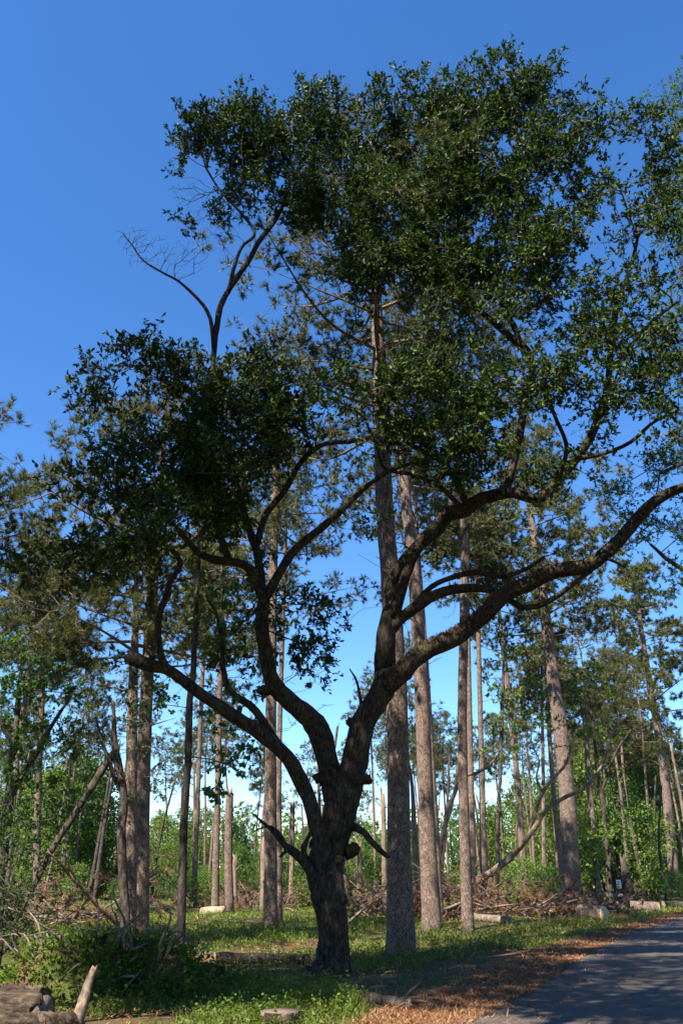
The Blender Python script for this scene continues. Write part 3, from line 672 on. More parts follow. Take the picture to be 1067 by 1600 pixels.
pine('massive pine rising over the cut logs with a dark scar at its foot', 46.0, [(894,1428,30),(886,1250,27),(876,1150,25),(862,1050,21),(850,950,17),(836,850,12),(823,760,8),(815,670,4)], 1000, 5.0, 110, nb=50, pouf=20, sides=16)
pine('slender leaning pine behind the arching fallen branches', 55.0, [(822,1400,11),(806,1200,10),(790,1050,9),(780,960,6),(774,890,3)], 1060, 2.6, 111, nb=16, pouf=8)
pine('tall tilted pine by the road bend with flat open tiers of boughs', 75.0, [(1055,1392,17),(1036,1200,14),(1013,1060,11),(999,970,8),(990,885,4)], 1140, 6.0, 112, nb=36, pouf=24, nlen=.34, nwid=.05)
pine('thin straight pine just left of the massive scarred pine', 60.0, [(877,1398,10),(863,1220,8),(856,1120,7),(850,990,3)], 1100, 2.4, 113, nb=19, pouf=10)
pine('very thin dark pine between the fallen branches and massive pine', 60.0, [(850,1398,8),(848,1200,6),(846,1080,5),(846,980,2)], 1130, 2.2, 114, nb=19, pouf=10)
pine('thin twin pine on the left side of a close pair', 45.0, [(740,1412,12),(735,1200,10),(731,1000,8),(728,860,5),(726,760,2)], 900, 2.6, 115, nb=22, pouf=10)
pine('thin twin pine on the right side of a close pair', 45.5, [(757,1412,12),(751,1150,9),(746,950,7),(742,780,3)], 930, 2.6, 116, nb=22, pouf=10)
pine('dark pine half hidden behind the thick sunlit pine', 35.0, [(686,1440,15),(674,1200,13),(662,1000,11),(652,850,8),(646,720,4)], 860, 2.8, 117, nb=25, pouf=11)
pine('slender distant pine beyond the near crooked gum tree', 48.0, [(302,1418,10),(309,1250,8),(317,1050,7),(324,950,5),(328,860,2)], 1080, 2.6, 118, nb=22, pouf=10)
pine('straight grey pine left of the tall broken snag', 42.0, [(336,1430,12),(340,1250,10),(344,1050,9),(347,900,6),(349,800,2)], 1000, 3.0, 119, nb=25, pouf=11)
pine('pine reaching in from beyond the left side with open needle tufts', 20.0, [(-150,1500,30),(-142,1200,26),(-130,950,18),(-122,800,11),(-118,690,4)], 900, 3.6, 120, nb=22, pouf=13, count=30, nwid=.012)

# broken snags: bare standing trunks
def snag(label, Y, pts, seed, group=None, mat='snag_wood', jag=0.35, name='dead_snag'):
    b = ground_pt(pts[0][0], Y)
    w = np.array([np.append(P(a, q, Y), wd / 2 / FPX * depth(a, q, Y)) for a, q, wd in pts]); w[0, :3] = b - np.array([0, 0, .1])
    c = catmull(w, max(8, int((w[-1, 2] - w[0, 2]) / .5))); a = Acc(); add_tube(a, c[:, :3], c[:, 3], 12, .06, seed, jag=jag)
    rr = np.random.default_rng(seed)
    rt = thing(name, label, 'snag', b, group)
    link('trunk', a.mesh('trunk', b, True), M[mat], rt)
    for k in range(3):
        a = Acc()
        i = rr.integers(len(c) // 3, len(c)); az = rr.uniform(0, 6.28); ln = rr.uniform(.3, .9)
        d = np.array([math.cos(az), math.sin(az), rr.uniform(.1, .8)]); p = c[i, :3]
        add_tube(a, catmull(np.array([p, p + d * ln * .5, p + d * ln + np.array([0, 0, -.1])]), 5), np.linspace(c[i, 3] * .35, .008, 5), 6, .1, k)
        link('branch_stub', a.mesh('branch_stub', b, True), M[mat], rt)
    return rt
snag('tall broken snag with a flat snapped top left of the pale pine', 42.0, [(360,1434,14),(357,1340,13),(358,1280,12),(359,1238,12)], 1, mat='pine_bark')
snag('thin pale snag snapped off level left of the oak trunk', 48.0, [(455,1418,9),(456,1340,8),(457,1258,8)], 2)
snag('short pale splintered snag beside the pale pine left of oak', 42.0, [(412,1432,12),(412,1370,11),(412,1318,10)], 3)
snag('short splintered snag beside the tall broken snag', 46.0, [(368,1422,9),(367,1380,8),(367,1342,7)], 4)
snag('thin reddish snag between the oak and the dark pine', 45.0, [(601,1424,9),(600,1330,8),(598,1245,7)], 5)
snag('grey snag low behind the right side of oak trunk', 40.0, [(562,1436,10),(562,1370,9),(561,1320,8)], 6)
snag('dark jagged stump snag beside the small white notice', 62.0, [(985,1400,18),(978,1370,14),(972,1342,8)], 7, mat='grey_bark', jag=.6)
snag('pale crooked snag behind the thick sunlit pine', 40.0, [(660,1434,11),(652,1370,10),(648,1320,9),(644,1230,6),(636,1180,4)], 8)

# ------------------------------------------------------------------ leafy trees
def broad(label, Y, limbs, clumps, seed, leaf='gum_leaf', barkm='grey_bark', name='leafy_tree', cat='tree', group=None, **k):
    b = ground_pt(limbs[0]['pts'][0][0], Y)
    rt = thing(name, label, cat, b, group)
    leafy(rt, b, limbs, clumps, M[barkm], M[leaf], M['twig'], seed=seed, **k); return rt
def st(Y, pts): return [(a, b, w, Y) for a, b, w in pts]
broad('near slender crooked gum tree with dark bare trunk left of the oak', 17.2,
      [lim('trunk', st(17.2, [(279,1526,19),(284,1400,16),(290,1260,14),(295,1150,13),(301,1050,11),(306,960,10),(309,880,8),(312,790,5),(318,720,3)]), (.35,1), sides=14, lump=.06)],
      [(350,1195,32,22,16.6,.5,.7),(385,1180,28,24,16.8,.5,.6),(335,1230,22,18,16.6,.4,.5),(400,1035,38,30,16.9,.5,.7),(345,1010,38,30,17,.5,.6),(385,1105,36,26,17,.5,.7),(310,950,30,32,17,.5,.7),(330,900,40,30,17,.6,.7),(360,950,34,28,17.1,.5,.6),(255,1090,26,26,17.2,.4,.5),(330,1110,26,22,17,.4,.4)],
      201, dens=.8, tips=4, per=6, L=(.08,.14), wr=.75, rs=.32, droop=.3)
broad('broken dark tree at the left with a long limb hanging to the ground', 21.0,
      [lim('trunk', st(21, [(196,1490,20),(194,1400,17),(192,1300,16),(190,1230,15),(184,1180,14),(179,1140,9),(177,1095,5)]), (.4,1)),
       lim('hanging_limb', [(184,1170,13,21),(165,1195,14,20.9),(138,1236,13,20.7),(108,1286,12,20.4),(76,1338,11,20.2),(46,1398,9,20.0),(20,1450,6,19.8)], (.2,1)),
       lim('limb', [(191,1238,10,21),(180,1215,8,20.9),(172,1190,7,20.8),(160,1160,6,20.7),(150,1120,4,20.6)], (.3,1))],
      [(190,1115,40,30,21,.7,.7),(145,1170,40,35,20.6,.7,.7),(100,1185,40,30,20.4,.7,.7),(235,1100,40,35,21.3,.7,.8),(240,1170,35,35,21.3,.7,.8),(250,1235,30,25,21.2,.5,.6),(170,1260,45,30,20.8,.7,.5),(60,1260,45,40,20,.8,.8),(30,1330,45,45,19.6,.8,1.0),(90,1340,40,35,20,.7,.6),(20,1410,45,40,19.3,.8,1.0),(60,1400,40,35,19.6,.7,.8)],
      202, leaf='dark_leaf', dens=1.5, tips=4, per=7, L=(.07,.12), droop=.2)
broad('leafy tree filling the left edge with bright and dark sprays', 26.0,
      [lim('trunk', st(26, [(-6,1480,20),(2,1380,18),(14,1240,15),(24,1150,12),(30,1080,8),(40,1010,4)]), (.3,1)),
       lim('limb', [(14,1250,10,26),(50,1190,9,25.5),(85,1130,7,25),(110,1090,5,24.6)], (.2,1)),
       lim('limb', [(22,1165,9,26),(-10,1100,8,25.7),(-30,1050,6,25.5)], (.2,1))],
      [(20,1010,45,35,26,1,1),(75,1040,45,35,25.5,1,1),(30,1080,50,40,25.6,1,.9),(100,1095,35,35,25,.8,.8),(20,1150,45,40,25.6,1,.8),(80,1150,45,30,25,.9,.7),(115,1175,30,35,25,.8,.7),(50,1215,45,35,25.2,1,.8),(125,1240,35,40,25,.8,.6),(10,1290,40,40,25,1,.8),(80,1290,45,40,25,.9,.6)],
      203, leaf='gum_leaf', dens=1.5, tips=4, per=7, L=(.09,.15), wr=.6)
broad('second crown at the right edge with sunlit yellow-green leaves', 20.5,
      [lim('trunk', st(20.5, [(1260,1500,40),(1245,1200,34),(1225,950,28),(1200,750,22),(1180,560,16),(1160,380,10),(1150,250,5)]), (.4,1)),
       lim('limb', [(1228,980,18,20.5),(1160,930,14,20.2),(1100,905,11,20),(1050,880,8,19.8),(1015,850,5,19.6)], (.3,1)),
       lim('limb', [(1205,780,16,20.5),(1140,740,12,20),(1085,720,9,19.6),(1030,740,5,19.4)], (.3,1)),
       lim('limb', [(1175,540,12,20.5),(1120,480,9,20),(1070,430,6,19.6)], (.3,1))],
      [(1060,190,40,40,20.5,1,.9),(1075,270,45,50,20.3,1.1,1),(1080,380,45,50,20.2,1.1,.9),(1060,470,40,40,20,1,.8),(1080,560,50,50,20,1.1,.9),(1060,680,45,40,19.8,1,.8),(1010,790,45,35,19.5,.9,.8),(1050,820,45,45,19.6,1,1),(1000,850,30,25,19.4,.7,.6),(1060,890,35,30,19.6,.9,.9),(1020,760,35,30,19.5,.8,.7),(985,800,30,30,19.3,.7,.7),(1040,740,40,35,19.5,.9,.8),(1055,140,30,30,20.5,.8,.8),(1040,320,35,40,20.1,.9,.7),(1050,620,40,45,19.9,1,.8)],
      204, leaf='gum_leaf', clus=.3, dens=2.2, tips=5, per=7, L=(.07,.11))
broad('slim leafy young tree beside the cut logs right of the massive pine', 48.0,
      [lim('trunk', st(48, [(955,1425,10),(950,1350,9),(940,1250,8),(930,1170,6),(922,1100,3)]), (.3,1)),
       lim('limb', [(938,1240,5,48),(960,1180,4,47.5),(985,1140,2,47)], (.3,1))],
      [(900,1080,45,25,48,1.6,.9),(860,1085,40,25,48,1.5,.8),(930,1060,35,25,48,1.4,.8),(850,1130,45,25,47,1.5,.6),(920,1140,35,25,48,1.3,.6),(940,1200,35,25,48,1.2,.7),(980,1160,30,25,47,1.2,.6),(910,1250,35,30,48,1.2,.6),(960,1290,40,35,47,1.3,.7),(920,1330,40,30,48,1.3,.8)],
      205, leaf='light_leaf', dens=.16, tips=5, per=8, L=(.14,.24), wr=.6, rs=.55, seg=1.0, tip_r=.012)
broad('narrow bright green young tree in front of the leaning slender pine', 46.0,
      [lim('trunk', st(46, [(775,1412,8),(778,1300,7),(782,1180,6),(785,1080,5),(788,985,2)]), (.3,1))],
      [(790,1010,24,40,46,1,1),(782,1080,28,40,46,1.1,.9),(765,1130,24,24,46,.9,.8),(798,1150,28,30,46,1,.8),(770,1190,26,26,46,1,.8),(810,1100,20,24,46,.8,.6),(790,1240,30,30,46,1,.6)],
      206, leaf='light_leaf', dens=.2, tips=5, per=8, L=(.14,.22), wr=.6, rs=.5, seg=1.0, tip_r=.012)

broad('dark dense evergreen bush at the left beside the root mound', 17.6,
      [lim('trunk', st(17.6, [(-5,1520,10),(4,1470,8),(12,1420,6),(18,1370,3)]), (.1,1), sides=8),
       lim('limb', st(17.6, [(0,1495,7),(30,1460,5),(52,1430,3)]), (.1,1), sides=8)],
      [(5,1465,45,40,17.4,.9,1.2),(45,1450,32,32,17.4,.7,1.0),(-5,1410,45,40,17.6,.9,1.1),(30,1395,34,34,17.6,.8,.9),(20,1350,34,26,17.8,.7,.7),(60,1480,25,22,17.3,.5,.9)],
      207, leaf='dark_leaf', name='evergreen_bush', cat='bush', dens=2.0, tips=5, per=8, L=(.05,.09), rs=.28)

# arching fallen tree with bare lit limbs
b = ground_pt(640, 41)
fallen = thing('fallen_tree', 'fallen tree with long bare limbs arching up to the right', 'fallen tree', b)
ft = [lim('trunk', [(600,1425,14.0,42),(650,1412,15.6,41.5),(690,1397,15.6,41),(735,1382,14.8,40.5),(770,1362,13.3,40),(800,1338,11.7,40)], None, lump=.08),
      lim('limb', [(796,1342,9.4,40),(822,1310,9.4,40),(835,1270,7.8,40),(848,1235,7.0,40),(868,1212,5.5,40),(886,1188,4.7,40),(893,1155,2.3,40)], (.3,1), lump=.1),
      lim('limb', [(790,1345,9.4,40),(830,1300,9.4,39.6),(858,1262,7.8,39.3),(884,1245,7.0,39),(912,1232,6.2,38.8),(932,1208,5.5,38.6),(946,1180,3.9,38.5),(955,1150,3.1,38.4),(966,1120,1.6,38.3)], (.45,1), lump=.1),
      lim('limb', [(848,1240,4.7,40),(838,1215,3.9,40),(842,1190,3.1,40),(832,1165,1.6,40)], (.4,1), sides=8),
      lim('limb', [(690,1390,10.9,41),(686,1345,10.1,41),(693,1290,9.4,41),(706,1250,7.8,41),(722,1215,6.2,41),(745,1208,5.5,41),(768,1192,4.7,41),(786,1165,2.3,41)], (.5,1), lump=.1),
      lim('limb', [(692,1295,7.0,41),(704,1262,7.0,41),(712,1225,6.2,41.2),(716,1190,4.7,41.4),(722,1160,2.3,41.5)], None)]
leafy(fallen, b, ft, [(840,1150,50,25,39,1,.3),(900,1130,45,25,39,1,.35),(770,1175,25,20,41,.7,.35),(880,1175,40,20,39,.8,.25)], M['fallen_bark'], M['light_leaf'], M['pine_twig'], seed=31, dens=.18, tips=4, per=5, L=(.1,.18), wr=.6, rs=.5, seg=.8, tip_r=.012)
print('trees', time.time() - T0)

# ------------------------------------------------------------------ far wood: saplings, thin trunks, undergrowth
def proto_tree(seed, H, R, leaf, nl=26, per=9, L=(.16, .28), c0=.25):
    """bushy young tree around the origin as trunk, branch spray and foliage meshes"""
    r = np.random.default_rng(seed)
    c = catmull(np.array([[0, 0, -.1], [r.normal(0, .1), r.normal(0, .1), H * .35], [r.normal(0, .3), r.normal(0, .3), H * .7], [r.normal(0, .4), r.normal(0, .4), H]]), 12)
    rad = np.linspace(.011 * H + .02, .012, 12); a = Acc(); add_tube(a, c, rad, 7, .05, seed); m1 = a.mesh('trunk', smoothed=True)
    n = nl * 6; f = r.uniform(c0, 1.02, n); az = r.uniform(0, 6.28, n); rr = R * np.sqrt(r.uniform(.05, 1, n)) * (np.sin(np.pi * np.clip((f - c0) / (1.05 - c0), .08, 1)) ** .7)
    T = np.stack([np.interp(f, np.linspace(0, 1, 12), c[:, 0]) + rr * np.cos(az), np.interp(f, np.linspace(0, 1, 12), c[:, 1]) + rr * np.sin(az), f * H], -1)
    g = grow(c[3:], norm(np.gradient(c, axis=0))[3:], np.zeros(9), np.zeros(9, int), T, seg=.8, alpha=.4, r=r); pipe(g, .008)
    a = Acc().add(*branch_mesh(g, np.ones(len(g['par']), bool), 3)); m2 = a.mesh('branch_spray')
    tn = np.repeat(g['tnode'], per * 2); d = norm(r.standard_normal((len(tn), 3)) + np.array([0, 0, .2])); p = g['pos'][tn] + d * r.uniform(.05, .55, (len(tn), 1))
    ll = r.uniform(*L, len(tn)); a = Acc().add(*leaves(p, d + r.standard_normal(d.shape) * .6, ll, ll * .6, r)); m3 = a.mesh('foliage')
    m1.materials.append(M['grey_bark']); m2.materials.append(M['twig']); m3.materials.append(M[leaf])
    return [('trunk', m1, None), ('branch_spray', m2, 'stuff'), ('crown', m3, 'stuff')]
def proto_pine(seed, H, crown, spread):
    r = np.random.default_rng(seed)
    c = catmull(np.array([[0, 0, -.15], [r.normal(0, .15), r.normal(0, .15), H * .4], [r.normal(0, .3), r.normal(0, .3), H * .75], [r.normal(0, .4), r.normal(0, .4), H]]), 22)
    rt = thing('pine_tree', 'x', 'pine', (0, 0, 0))
    pine_parts(rt, np.zeros(3), c, np.linspace(.0085 * H, .02, 22), H * crown, spread, seed, nb=20, pouf=9, tufts=6, count=12, nlen=.30, nwid=.026, sides=8)
    out = [(o.name.split('.')[0], o.data, o.get('kind')) for o in rt.children]
    for o in list(rt.children): bpy.data.objects.remove(o)
    bpy.data.objects.remove(rt)
    return out
def proto_snag(seed, H):
    r = np.random.default_rng(seed)
    c = catmull(np.array([[0, 0, -.1], [r.normal(0, .2), 0, H * .5], [r.normal(0, .45), r.normal(0, .3), H]]), 12)
    a = Acc(); add_tube(a, c, np.linspace(.14, .07, 12), 7, .08, seed, jag=.3); m1 = a.mesh('trunk', smoothed=True); m1.materials.append(M['snag_wood' if seed % 4 == 1 else 'grey_bark'])
    out = [('trunk', m1, None)]
    for k in range(6):
        a = Acc(); i = r.integers(4, 12); az = r.uniform(0, 6.28); ln = r.uniform(.4, 1.6); d = np.array([math.cos(az), math.sin(az), r.uniform(.1, 1)])
        add_tube(a, catmull(np.array([c[i], c[i] + d * ln * .5, c[i] + d * ln + np.array([0, 0, .15])]), 4), np.linspace(.035, .008, 4), 4)
        m2 = a.mesh('branch_stub', smoothed=True); m2.materials.append(M['grey_bark']); out.append(('branch_stub', m2, None))
    return out
def place(parts, name, label, cat, group, x, y, s, rz, lean=(0, 0), sz=1.0):
    rt = thing(name, label, cat, (x, y, float(gz(x, y)) if abs(x) < 80 and y < 130 else 0), group)
    rt.scale = (s, s, s * sz); rt.rotation_euler = (lean[0], lean[1], rz)
    for n, m, k in parts: link(n, m, None, rt, kind=k)
    return rt
saps = [proto_tree(300 + k, 7.0, 1.9, ['light_leaf', 'gum_leaf', 'light_leaf', 'light_leaf', 'gum_leaf'][k], c0=[.18, .3, .12, .25, .2][k]) for k in range(5)]
shrubs = [proto_tree(320 + k, 2.4, 1.3, ['gum_leaf', 'light_leaf', 'weed'][k], nl=14, L=(.10, .17), c0=.08) for k in range(3)]
fpines = [proto_pine(340 + k, 20.0, [.62, .7, .55, .66][k], [2.6, 2.2, 3.0, 2.4][k]) for k in range(4)]
fsnags = [proto_snag(360 + k, 9.0) for k in range(4)]
r = np.random.default_rng(77)
def inlane(x, y, m=1.2): return edge_x(y) - m < x < edge_x(y) + ROAD_W + m
def col(px, Y): return (px - 533.5) / FPX * (Y * CP - 1.6 * SP)
for k in range(120):                                   # bright saplings of the regrowth
    Y = 58 + 85 * (k / 120) ** .9 + r.uniform(-3, 3); px = r.uniform(-90, 1160); x = col(px, Y)
    if inlane(x, Y): continue
    hmax = np.interp(px, [0, 150, 320, 560, 700, 900, 1067], [1.35, 1.1, .8, .75, .95, 1.25, 1.35])
    place(saps[k % 5], 'sapling', 'bright green sapling in the regrowth far behind the pines', 'sapling', 'saplings of the far regrowth', x, Y, hmax * r.uniform(.6, 1.1) * Y / 85, r.uniform(0, 6.28), (r.normal(0, .04), r.normal(0, .04)), r.uniform(.85, 1.2))
for k in range(70):
    Y = 46 + 40 * r.uniform(0, 1) ** 1.3; px = r.uniform(-60, 1120); x = col(px, Y)
    if inlane(x, Y, 2.0) or (925 < px < 1035 and Y < 72): continue
    place(shrubs[k % 3], 'shrub', 'low green shrub in the undergrowth behind the brush piles', 'shrub', 'shrubs of the undergrowth', x, Y, r.uniform(.5, 1.05), r.uniform(0, 6.28))
for k in range(92):                                    # thin pines standing beyond
    Y = r.uniform(62, 135); px = r.choice([r.uniform(-60, 330), r.uniform(330, 700), r.uniform(680, 1120), r.uniform(900, 1100)]); x = col(px, Y)
    if inlane(x, Y): continue
    sc = r.uniform(.55, .85) if 330 < px < 560 else r.uniform(.7, 1.1)
    place(fpines[k % 4], 'pine_tree', 'thin distant pine rising out of the far regrowth', 'pine', 'thin pines of the far wood', x, Y, sc, r.uniform(0, 6.28), (r.normal(0, .03), r.normal(0, .035)))
for k in range(70):
    Y = r.uniform(50, 110); px = r.uniform(-40, 1100); x = col(px, Y)
    if inlane(x, Y): continue
    place(fsnags[k % 4], 'dead_snag', 'thin bare snapped trunk standing in the far regrowth', 'snag', 'bare snags of the far wood', x, Y, r.uniform(.6, 1.15), r.uniform(0, 6.28), (r.normal(0, .06), r.normal(0, .06)))
for k in range(20):                                    # taller leafy stand by the road bend and at the left
    rt_side = k % 3 != 0
    Y = r.uniform(72, 105) if rt_side else r.uniform(56, 80); px = r.uniform(880, 1110) if rt_side else r.uniform(-50, 150); x = col(px, Y)
    if inlane(x, Y, 2.5): continue
    place(saps[k % 5], 'leafy_tree', 'taller sunlit leafy tree in the stand by the road bend' if rt_side else 'taller leafy tree far behind the left edge trees', 'tree', 'leafy stand by the road bend' if rt_side else 'leafy trees far at the left', x, Y, r.uniform(.95, 1.5), r.uniform(0, 6.28), (r.normal(0, .03), r.normal(0, .03)), r.uniform(.9, 1.2))
for k in range(11):                                    # the leaning lit row right of the logs
    Y = 80 + 18 * r.uniform(0, 1); px = 935 + k * 11 + r.uniform(-4, 4); x = col(px, Y)
    place(fpines[k % 4], 'pine_tree', 'slender leaning pine in the lit row beyond the cut logs', 'pine', 'leaning row of pines beyond the logs', x, Y, r.uniform(.75, .95), r.uniform(0, 6.28), (0, -r.uniform(.04, .12)))
# the closed wood on the horizon
n = 38000; px = r.uniform(-300, 1360, n); Yw = r.uniform(150, 215, n); x = col(px, Yw)
top = 11.5 + 2.5 * np.sin(px * .021) + 1.8 * np.sin(px * .057 + 1) + 1.2 * np.sin(px * .13 + 2)
z = np.where(np.arange(n) % 3 == 0, r.uniform(0, 3.5, n), top * r.uniform(0, 1, n) ** 1.1)
ok = ~((x > edge_x(Yw) - 1) & (x < edge_x(Yw) + ROAD_W + 1)); p = np.stack([x, Yw, z], -1)[ok]; ll = r.uniform(.6, 1.3, len(p))
a = Acc().add(*leaves(p, r.standard_normal(p.shape), ll, ll * .6, r))
tag(link('far_wood', a.mesh('far_wood'), M['light_leaf'], kind='stuff'), 'closed green wood along the horizon behind all trunks', 'wood')
print('far', time.time() - T0)

# ------------------------------------------------------------------ trees beside and behind the viewer that shade the place
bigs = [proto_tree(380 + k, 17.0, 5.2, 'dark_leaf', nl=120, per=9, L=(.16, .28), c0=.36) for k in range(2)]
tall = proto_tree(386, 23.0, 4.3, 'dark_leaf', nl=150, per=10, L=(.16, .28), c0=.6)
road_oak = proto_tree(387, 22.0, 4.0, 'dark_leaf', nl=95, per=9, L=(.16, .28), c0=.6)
for k, (pr, x, y, s) in enumerate([(tall, -8.2, 5.2, 1.0), (road_oak, -2.9, 4.0, 1.0), (bigs[0], -17.0, 6.0, .95)]):
    place(pr, 'roadside_tree', ['tall high-crowned tree on the left roadside beside the viewer', 'high-crowned tree at the left road edge overhanging the road', 'broad leafy tree left of the big weathered log'][k], 'tree', None, x, y, s, k * 1.7)
spine = proto_pine(390, 30.0, .68, 3.6)
place(spine, 'pine_tree', 'very tall pine left of the viewer shading the oak', 'pine', None, -7.7, 7.7, 1.05, 0)
# the wood goes on around and behind the viewer
for k, (x, y) in enumerate([(15, 12), (12, 4), (9, -4), (6, -13), (17, -8), (22, 4), (0, -22), (-14, -18), (-7, -14), (-22, -12), (-19, 0), (-24, 9), (-29, 16), (-29, 4), (21, 17), (27, -3), (12, -20), (-31, 30)]):
    place(bigs[k % 2] if k % 3 else tall, 'roadside_tree', 'leafy tree of the wood around and behind the viewer', 'tree', 'trees of the wood behind the viewer', x, y, .9 + .3 * ((k * 37) % 10) / 10, k * 2.3)

# ------------------------------------------------------------------ logs, stump, roots, brush
def log_thing(label, p0, p1, rad, seed, mat='pine_bark', name='cut_log', group=None, taper=.92, sides=18, lump=.06):
    p0 = np.array(p0, float); p1 = np.array(p1, float); b = (p0 + p1) / 2; b[2] = min(p0[2], p1[2]) - rad
    rt = thing(name, label, 'log', b, group)
    n = max(6, int(np.linalg.norm(p1 - p0) / .18)); c = catmull(np.array([p0, (p0 + p1) / 2, p1]), n)
    a = Acc(); add_tube(a, c, np.linspace(rad, rad * taper, n), sides, lump, seed, cap=False); link('bark', a.mesh('bark', b, True), M[mat], rt)
    d = norm(p1 - p0); u = norm(np.cross(d, [0, 0, 1])); w = np.cross(u, d)
    for end, sgn, rr in ((p0, -1, rad), (p1, 1, rad * taper)):
        th = np.linspace(0, 2 * math.pi, 18, endpoint=False); ring = end + d * sgn * .004 + rr * .97 * (np.cos(th)[:, None] * u + np.sin(th)[:, None] * w)
        back = ring - d * sgn * .03; V = np.vstack([ring, back, end + d * sgn * .006]); j = np.arange(18); jn = (j + 1) % 18
        a = Acc(); a.add(V, np.stack([j, jn, np.full(18, 36)], -1)); a.F4.append(np.stack([jn, j, j + 18, jn + 18], -1))
        link('sawn_face', a.mesh('sawn_face', b), M['cut_wood'], rt)
    return rt
def gp(px, Y, up=0.0):
    q = ground_pt(px, Y); q[2] += up; return q
log_thing('pale pink sawn log chunk lying in grass before the massive pine', gp(908, 38.5, .30), gp(945, 37.6, .30), .34, 1)
log_thing('long sawn log lying parallel to the road edge by the white notice', gp(986, 46.5, .22), gp(1031, 46.0, .22), .27, 2)
log_thing('sawn log lying at the foot of the massive scarred pine', gp(912, 46.5, .25), gp(938, 47.5, .25), .30, 3)
log_thing('upper log of the small heap right of the massive pine', gp(942, 48.0, .62), gp(972, 49.0, .58), .26, 4)
log_thing('lower left log of the small heap right of the massive pine', gp(940, 47.3, .2), gp(966, 47.9, .2), .26, 5)
log_thing('dark log lying behind the small heap toward the notice', gp(958, 50.2, .24), gp(1004, 51.2, .2), .26, 6, mat='grey_bark')
log_thing('weathered log lying on the road verge beyond the sawn logs', gp(1036, 50.0, .16), gp(1085, 50.6, .16), .2, 7, mat='grey_bark')
log_thing('cream coloured freshly sawn log in the grass left of pale pine', gp(316, 37.5, .16), gp(349, 37.0, .16), .19, 8, mat='pale_log')
log_thing('dark fallen log lying across the shade left of the oak', gp(335, 20.2, .10), gp(485, 20.8, .08), .13, 9, mat='grey_bark', lump=.1)
log_thing('small reddish log lying on needle litter near the road', gp(556, 12.7, .05), gp(640, 12.4, .05), .075, 10, mat='grey_bark')
log_thing('grey log lying along the foot of the brush pile', gp(735, 35.0, .12), gp(800, 34.4, .12), .16, 12, mat='dead_wood')

# big old log in the corner with a knotted fork
b = gp(20, 10.6)
old = thing('old_log', 'big weathered fallen trunk with twisted bark and upright stub', 'log', b)
for nm, pts, rad, lump, lab in (
    ('trunk', [gp(-260, 11.4, .26), gp(-140, 11.2, .29), gp(-40, 10.9, .30), gp(20, 10.7, .29), gp(62, 10.6, .27)], [.30, .31, .30, .27, .23], .12, None),
    ('limb', [gp(-60, 10.1, .2), gp(10, 10.1, .16), gp(70, 10.3, .16), gp(118, 10.6, .15)], [.26, .21, .16, .11], .16, None),
    ('upright_stub', [gp(108, 10.5, .1), gp(122, 10.6, .3), gp(130, 10.7, .52), gp(137, 10.75, .68)], [.085, .065, .05, .03], .14, 'pale barkless upright stub')):
    a = Acc(); c = catmull(np.column_stack([np.array(pts), rad]), 44 if nm != 'upright_stub' else 14)
    add_tube(a, c[:, :3], c[:, 3], 26 if nm != 'upright_stub' else 12, lump, 51 + len(nm), jag=.05)
    o = link(nm, a.mesh(nm, b, True), M['oak_log' if nm != 'upright_stub' else 'fallen_bark'], old)
    if lab: o['label'] = lab
th = np.linspace(0, 2 * math.pi, 20, endpoint=False)
def cut_disc(c, n, rad, name, parent, origin, mat, thick=.04):
    n = norm(np.array(n, float)); u = norm(np.cross(n, [0.1, 0.2, 1])); w = np.cross(n, u); c = np.array(c, float)
    ring = c + rad * (np.cos(th)[:, None] * u + np.sin(th)[:, None] * w) * (1 + .05 * np.sin(th * 3)[:, None]); V = np.vstack([ring, ring - n * thick, c + n * .004])
    j = np.arange(20); jn = (j + 1) % 20; a = Acc(); a.add(V, np.stack([j, jn, np.full(20, 40)], -1)); a.F4.append(np.stack([jn, j, j + 20, jn + 20], -1))
    return link(name, a.mesh(name, origin), mat, parent)
cut_disc(gp(64, 10.58, .27), (.9, -.3, .05), .17, 'knot_face', old, b, M['old_cut'])

# stump at the bottom
b = gp(438, 11.0)
stp = thing('tree_stump', 'low sawn tree stump in the weeds before the oak', 'stump', b)
a = Acc(); add_tube(a, catmull(np.array([b - [0, 0, .08], b + [0, 0, .1], b + [0, 0, .22]]), 6), np.array([.27, .25, .235, .228, .226, .225]), 28, .05, 4, cap=False); link('bark', a.mesh('bark', b, True), M['oak_log'], stp)
cut_disc(b + [0, 0, .218], (0, 0, 1), .222, 'sawn_top', stp, b, M['old_cut'])

# root mound overgrown with vines
b = gp(160, 14.6)
rm = thing('root_mound', 'upturned root mound overgrown with vines and tangled dead roots', 'root mound', b)
r = np.random.default_rng(9)
nu, nv = 36, 16; U = np.linspace(0, 2 * math.pi, nu, endpoint=False); W_ = np.linspace(0, math.pi / 2, nv)
V = []
for w in W_:
    for u in U:
        k = 1 + .12 * math.sin(3 * u + 2 * w) + .08 * math.sin(7 * u - 3 * w + 1) + .05 * r.standard_normal()
        V.append([1.75 * math.cos(u) * math.cos(w) * k, .95 * math.sin(u) * math.cos(w) * k, .84 * math.sin(w) * k - .12])
V = np.array(V); i = np.arange(nv - 1)[:, None] * nu; j = np.arange(nu)[None]; j2 = (j + 1) % nu
F = np.stack([i + j, i + j2, i + nu + j2, i + nu + j], -1).reshape(-1, 4)
me = new_mesh('soil_mass', V, [F]); smooth_shade(me); link('soil_mass', me, M['ground'], rm)
n = 11000; q = V[r.integers(0, nu * (nv - 2), n)] + r.standard_normal((n, 3)) * .09; ll = r.uniform(.05, .10, n)
a = Acc().add(*leaves(q, norm(q * [.5, .8, .4] + r.standard_normal((n, 3)) * .5), ll, ll * .6, r, .8)); link('vine_leaf_cover', a.mesh('vine_leaf_cover'), M['weed'], rm, kind='stuff')
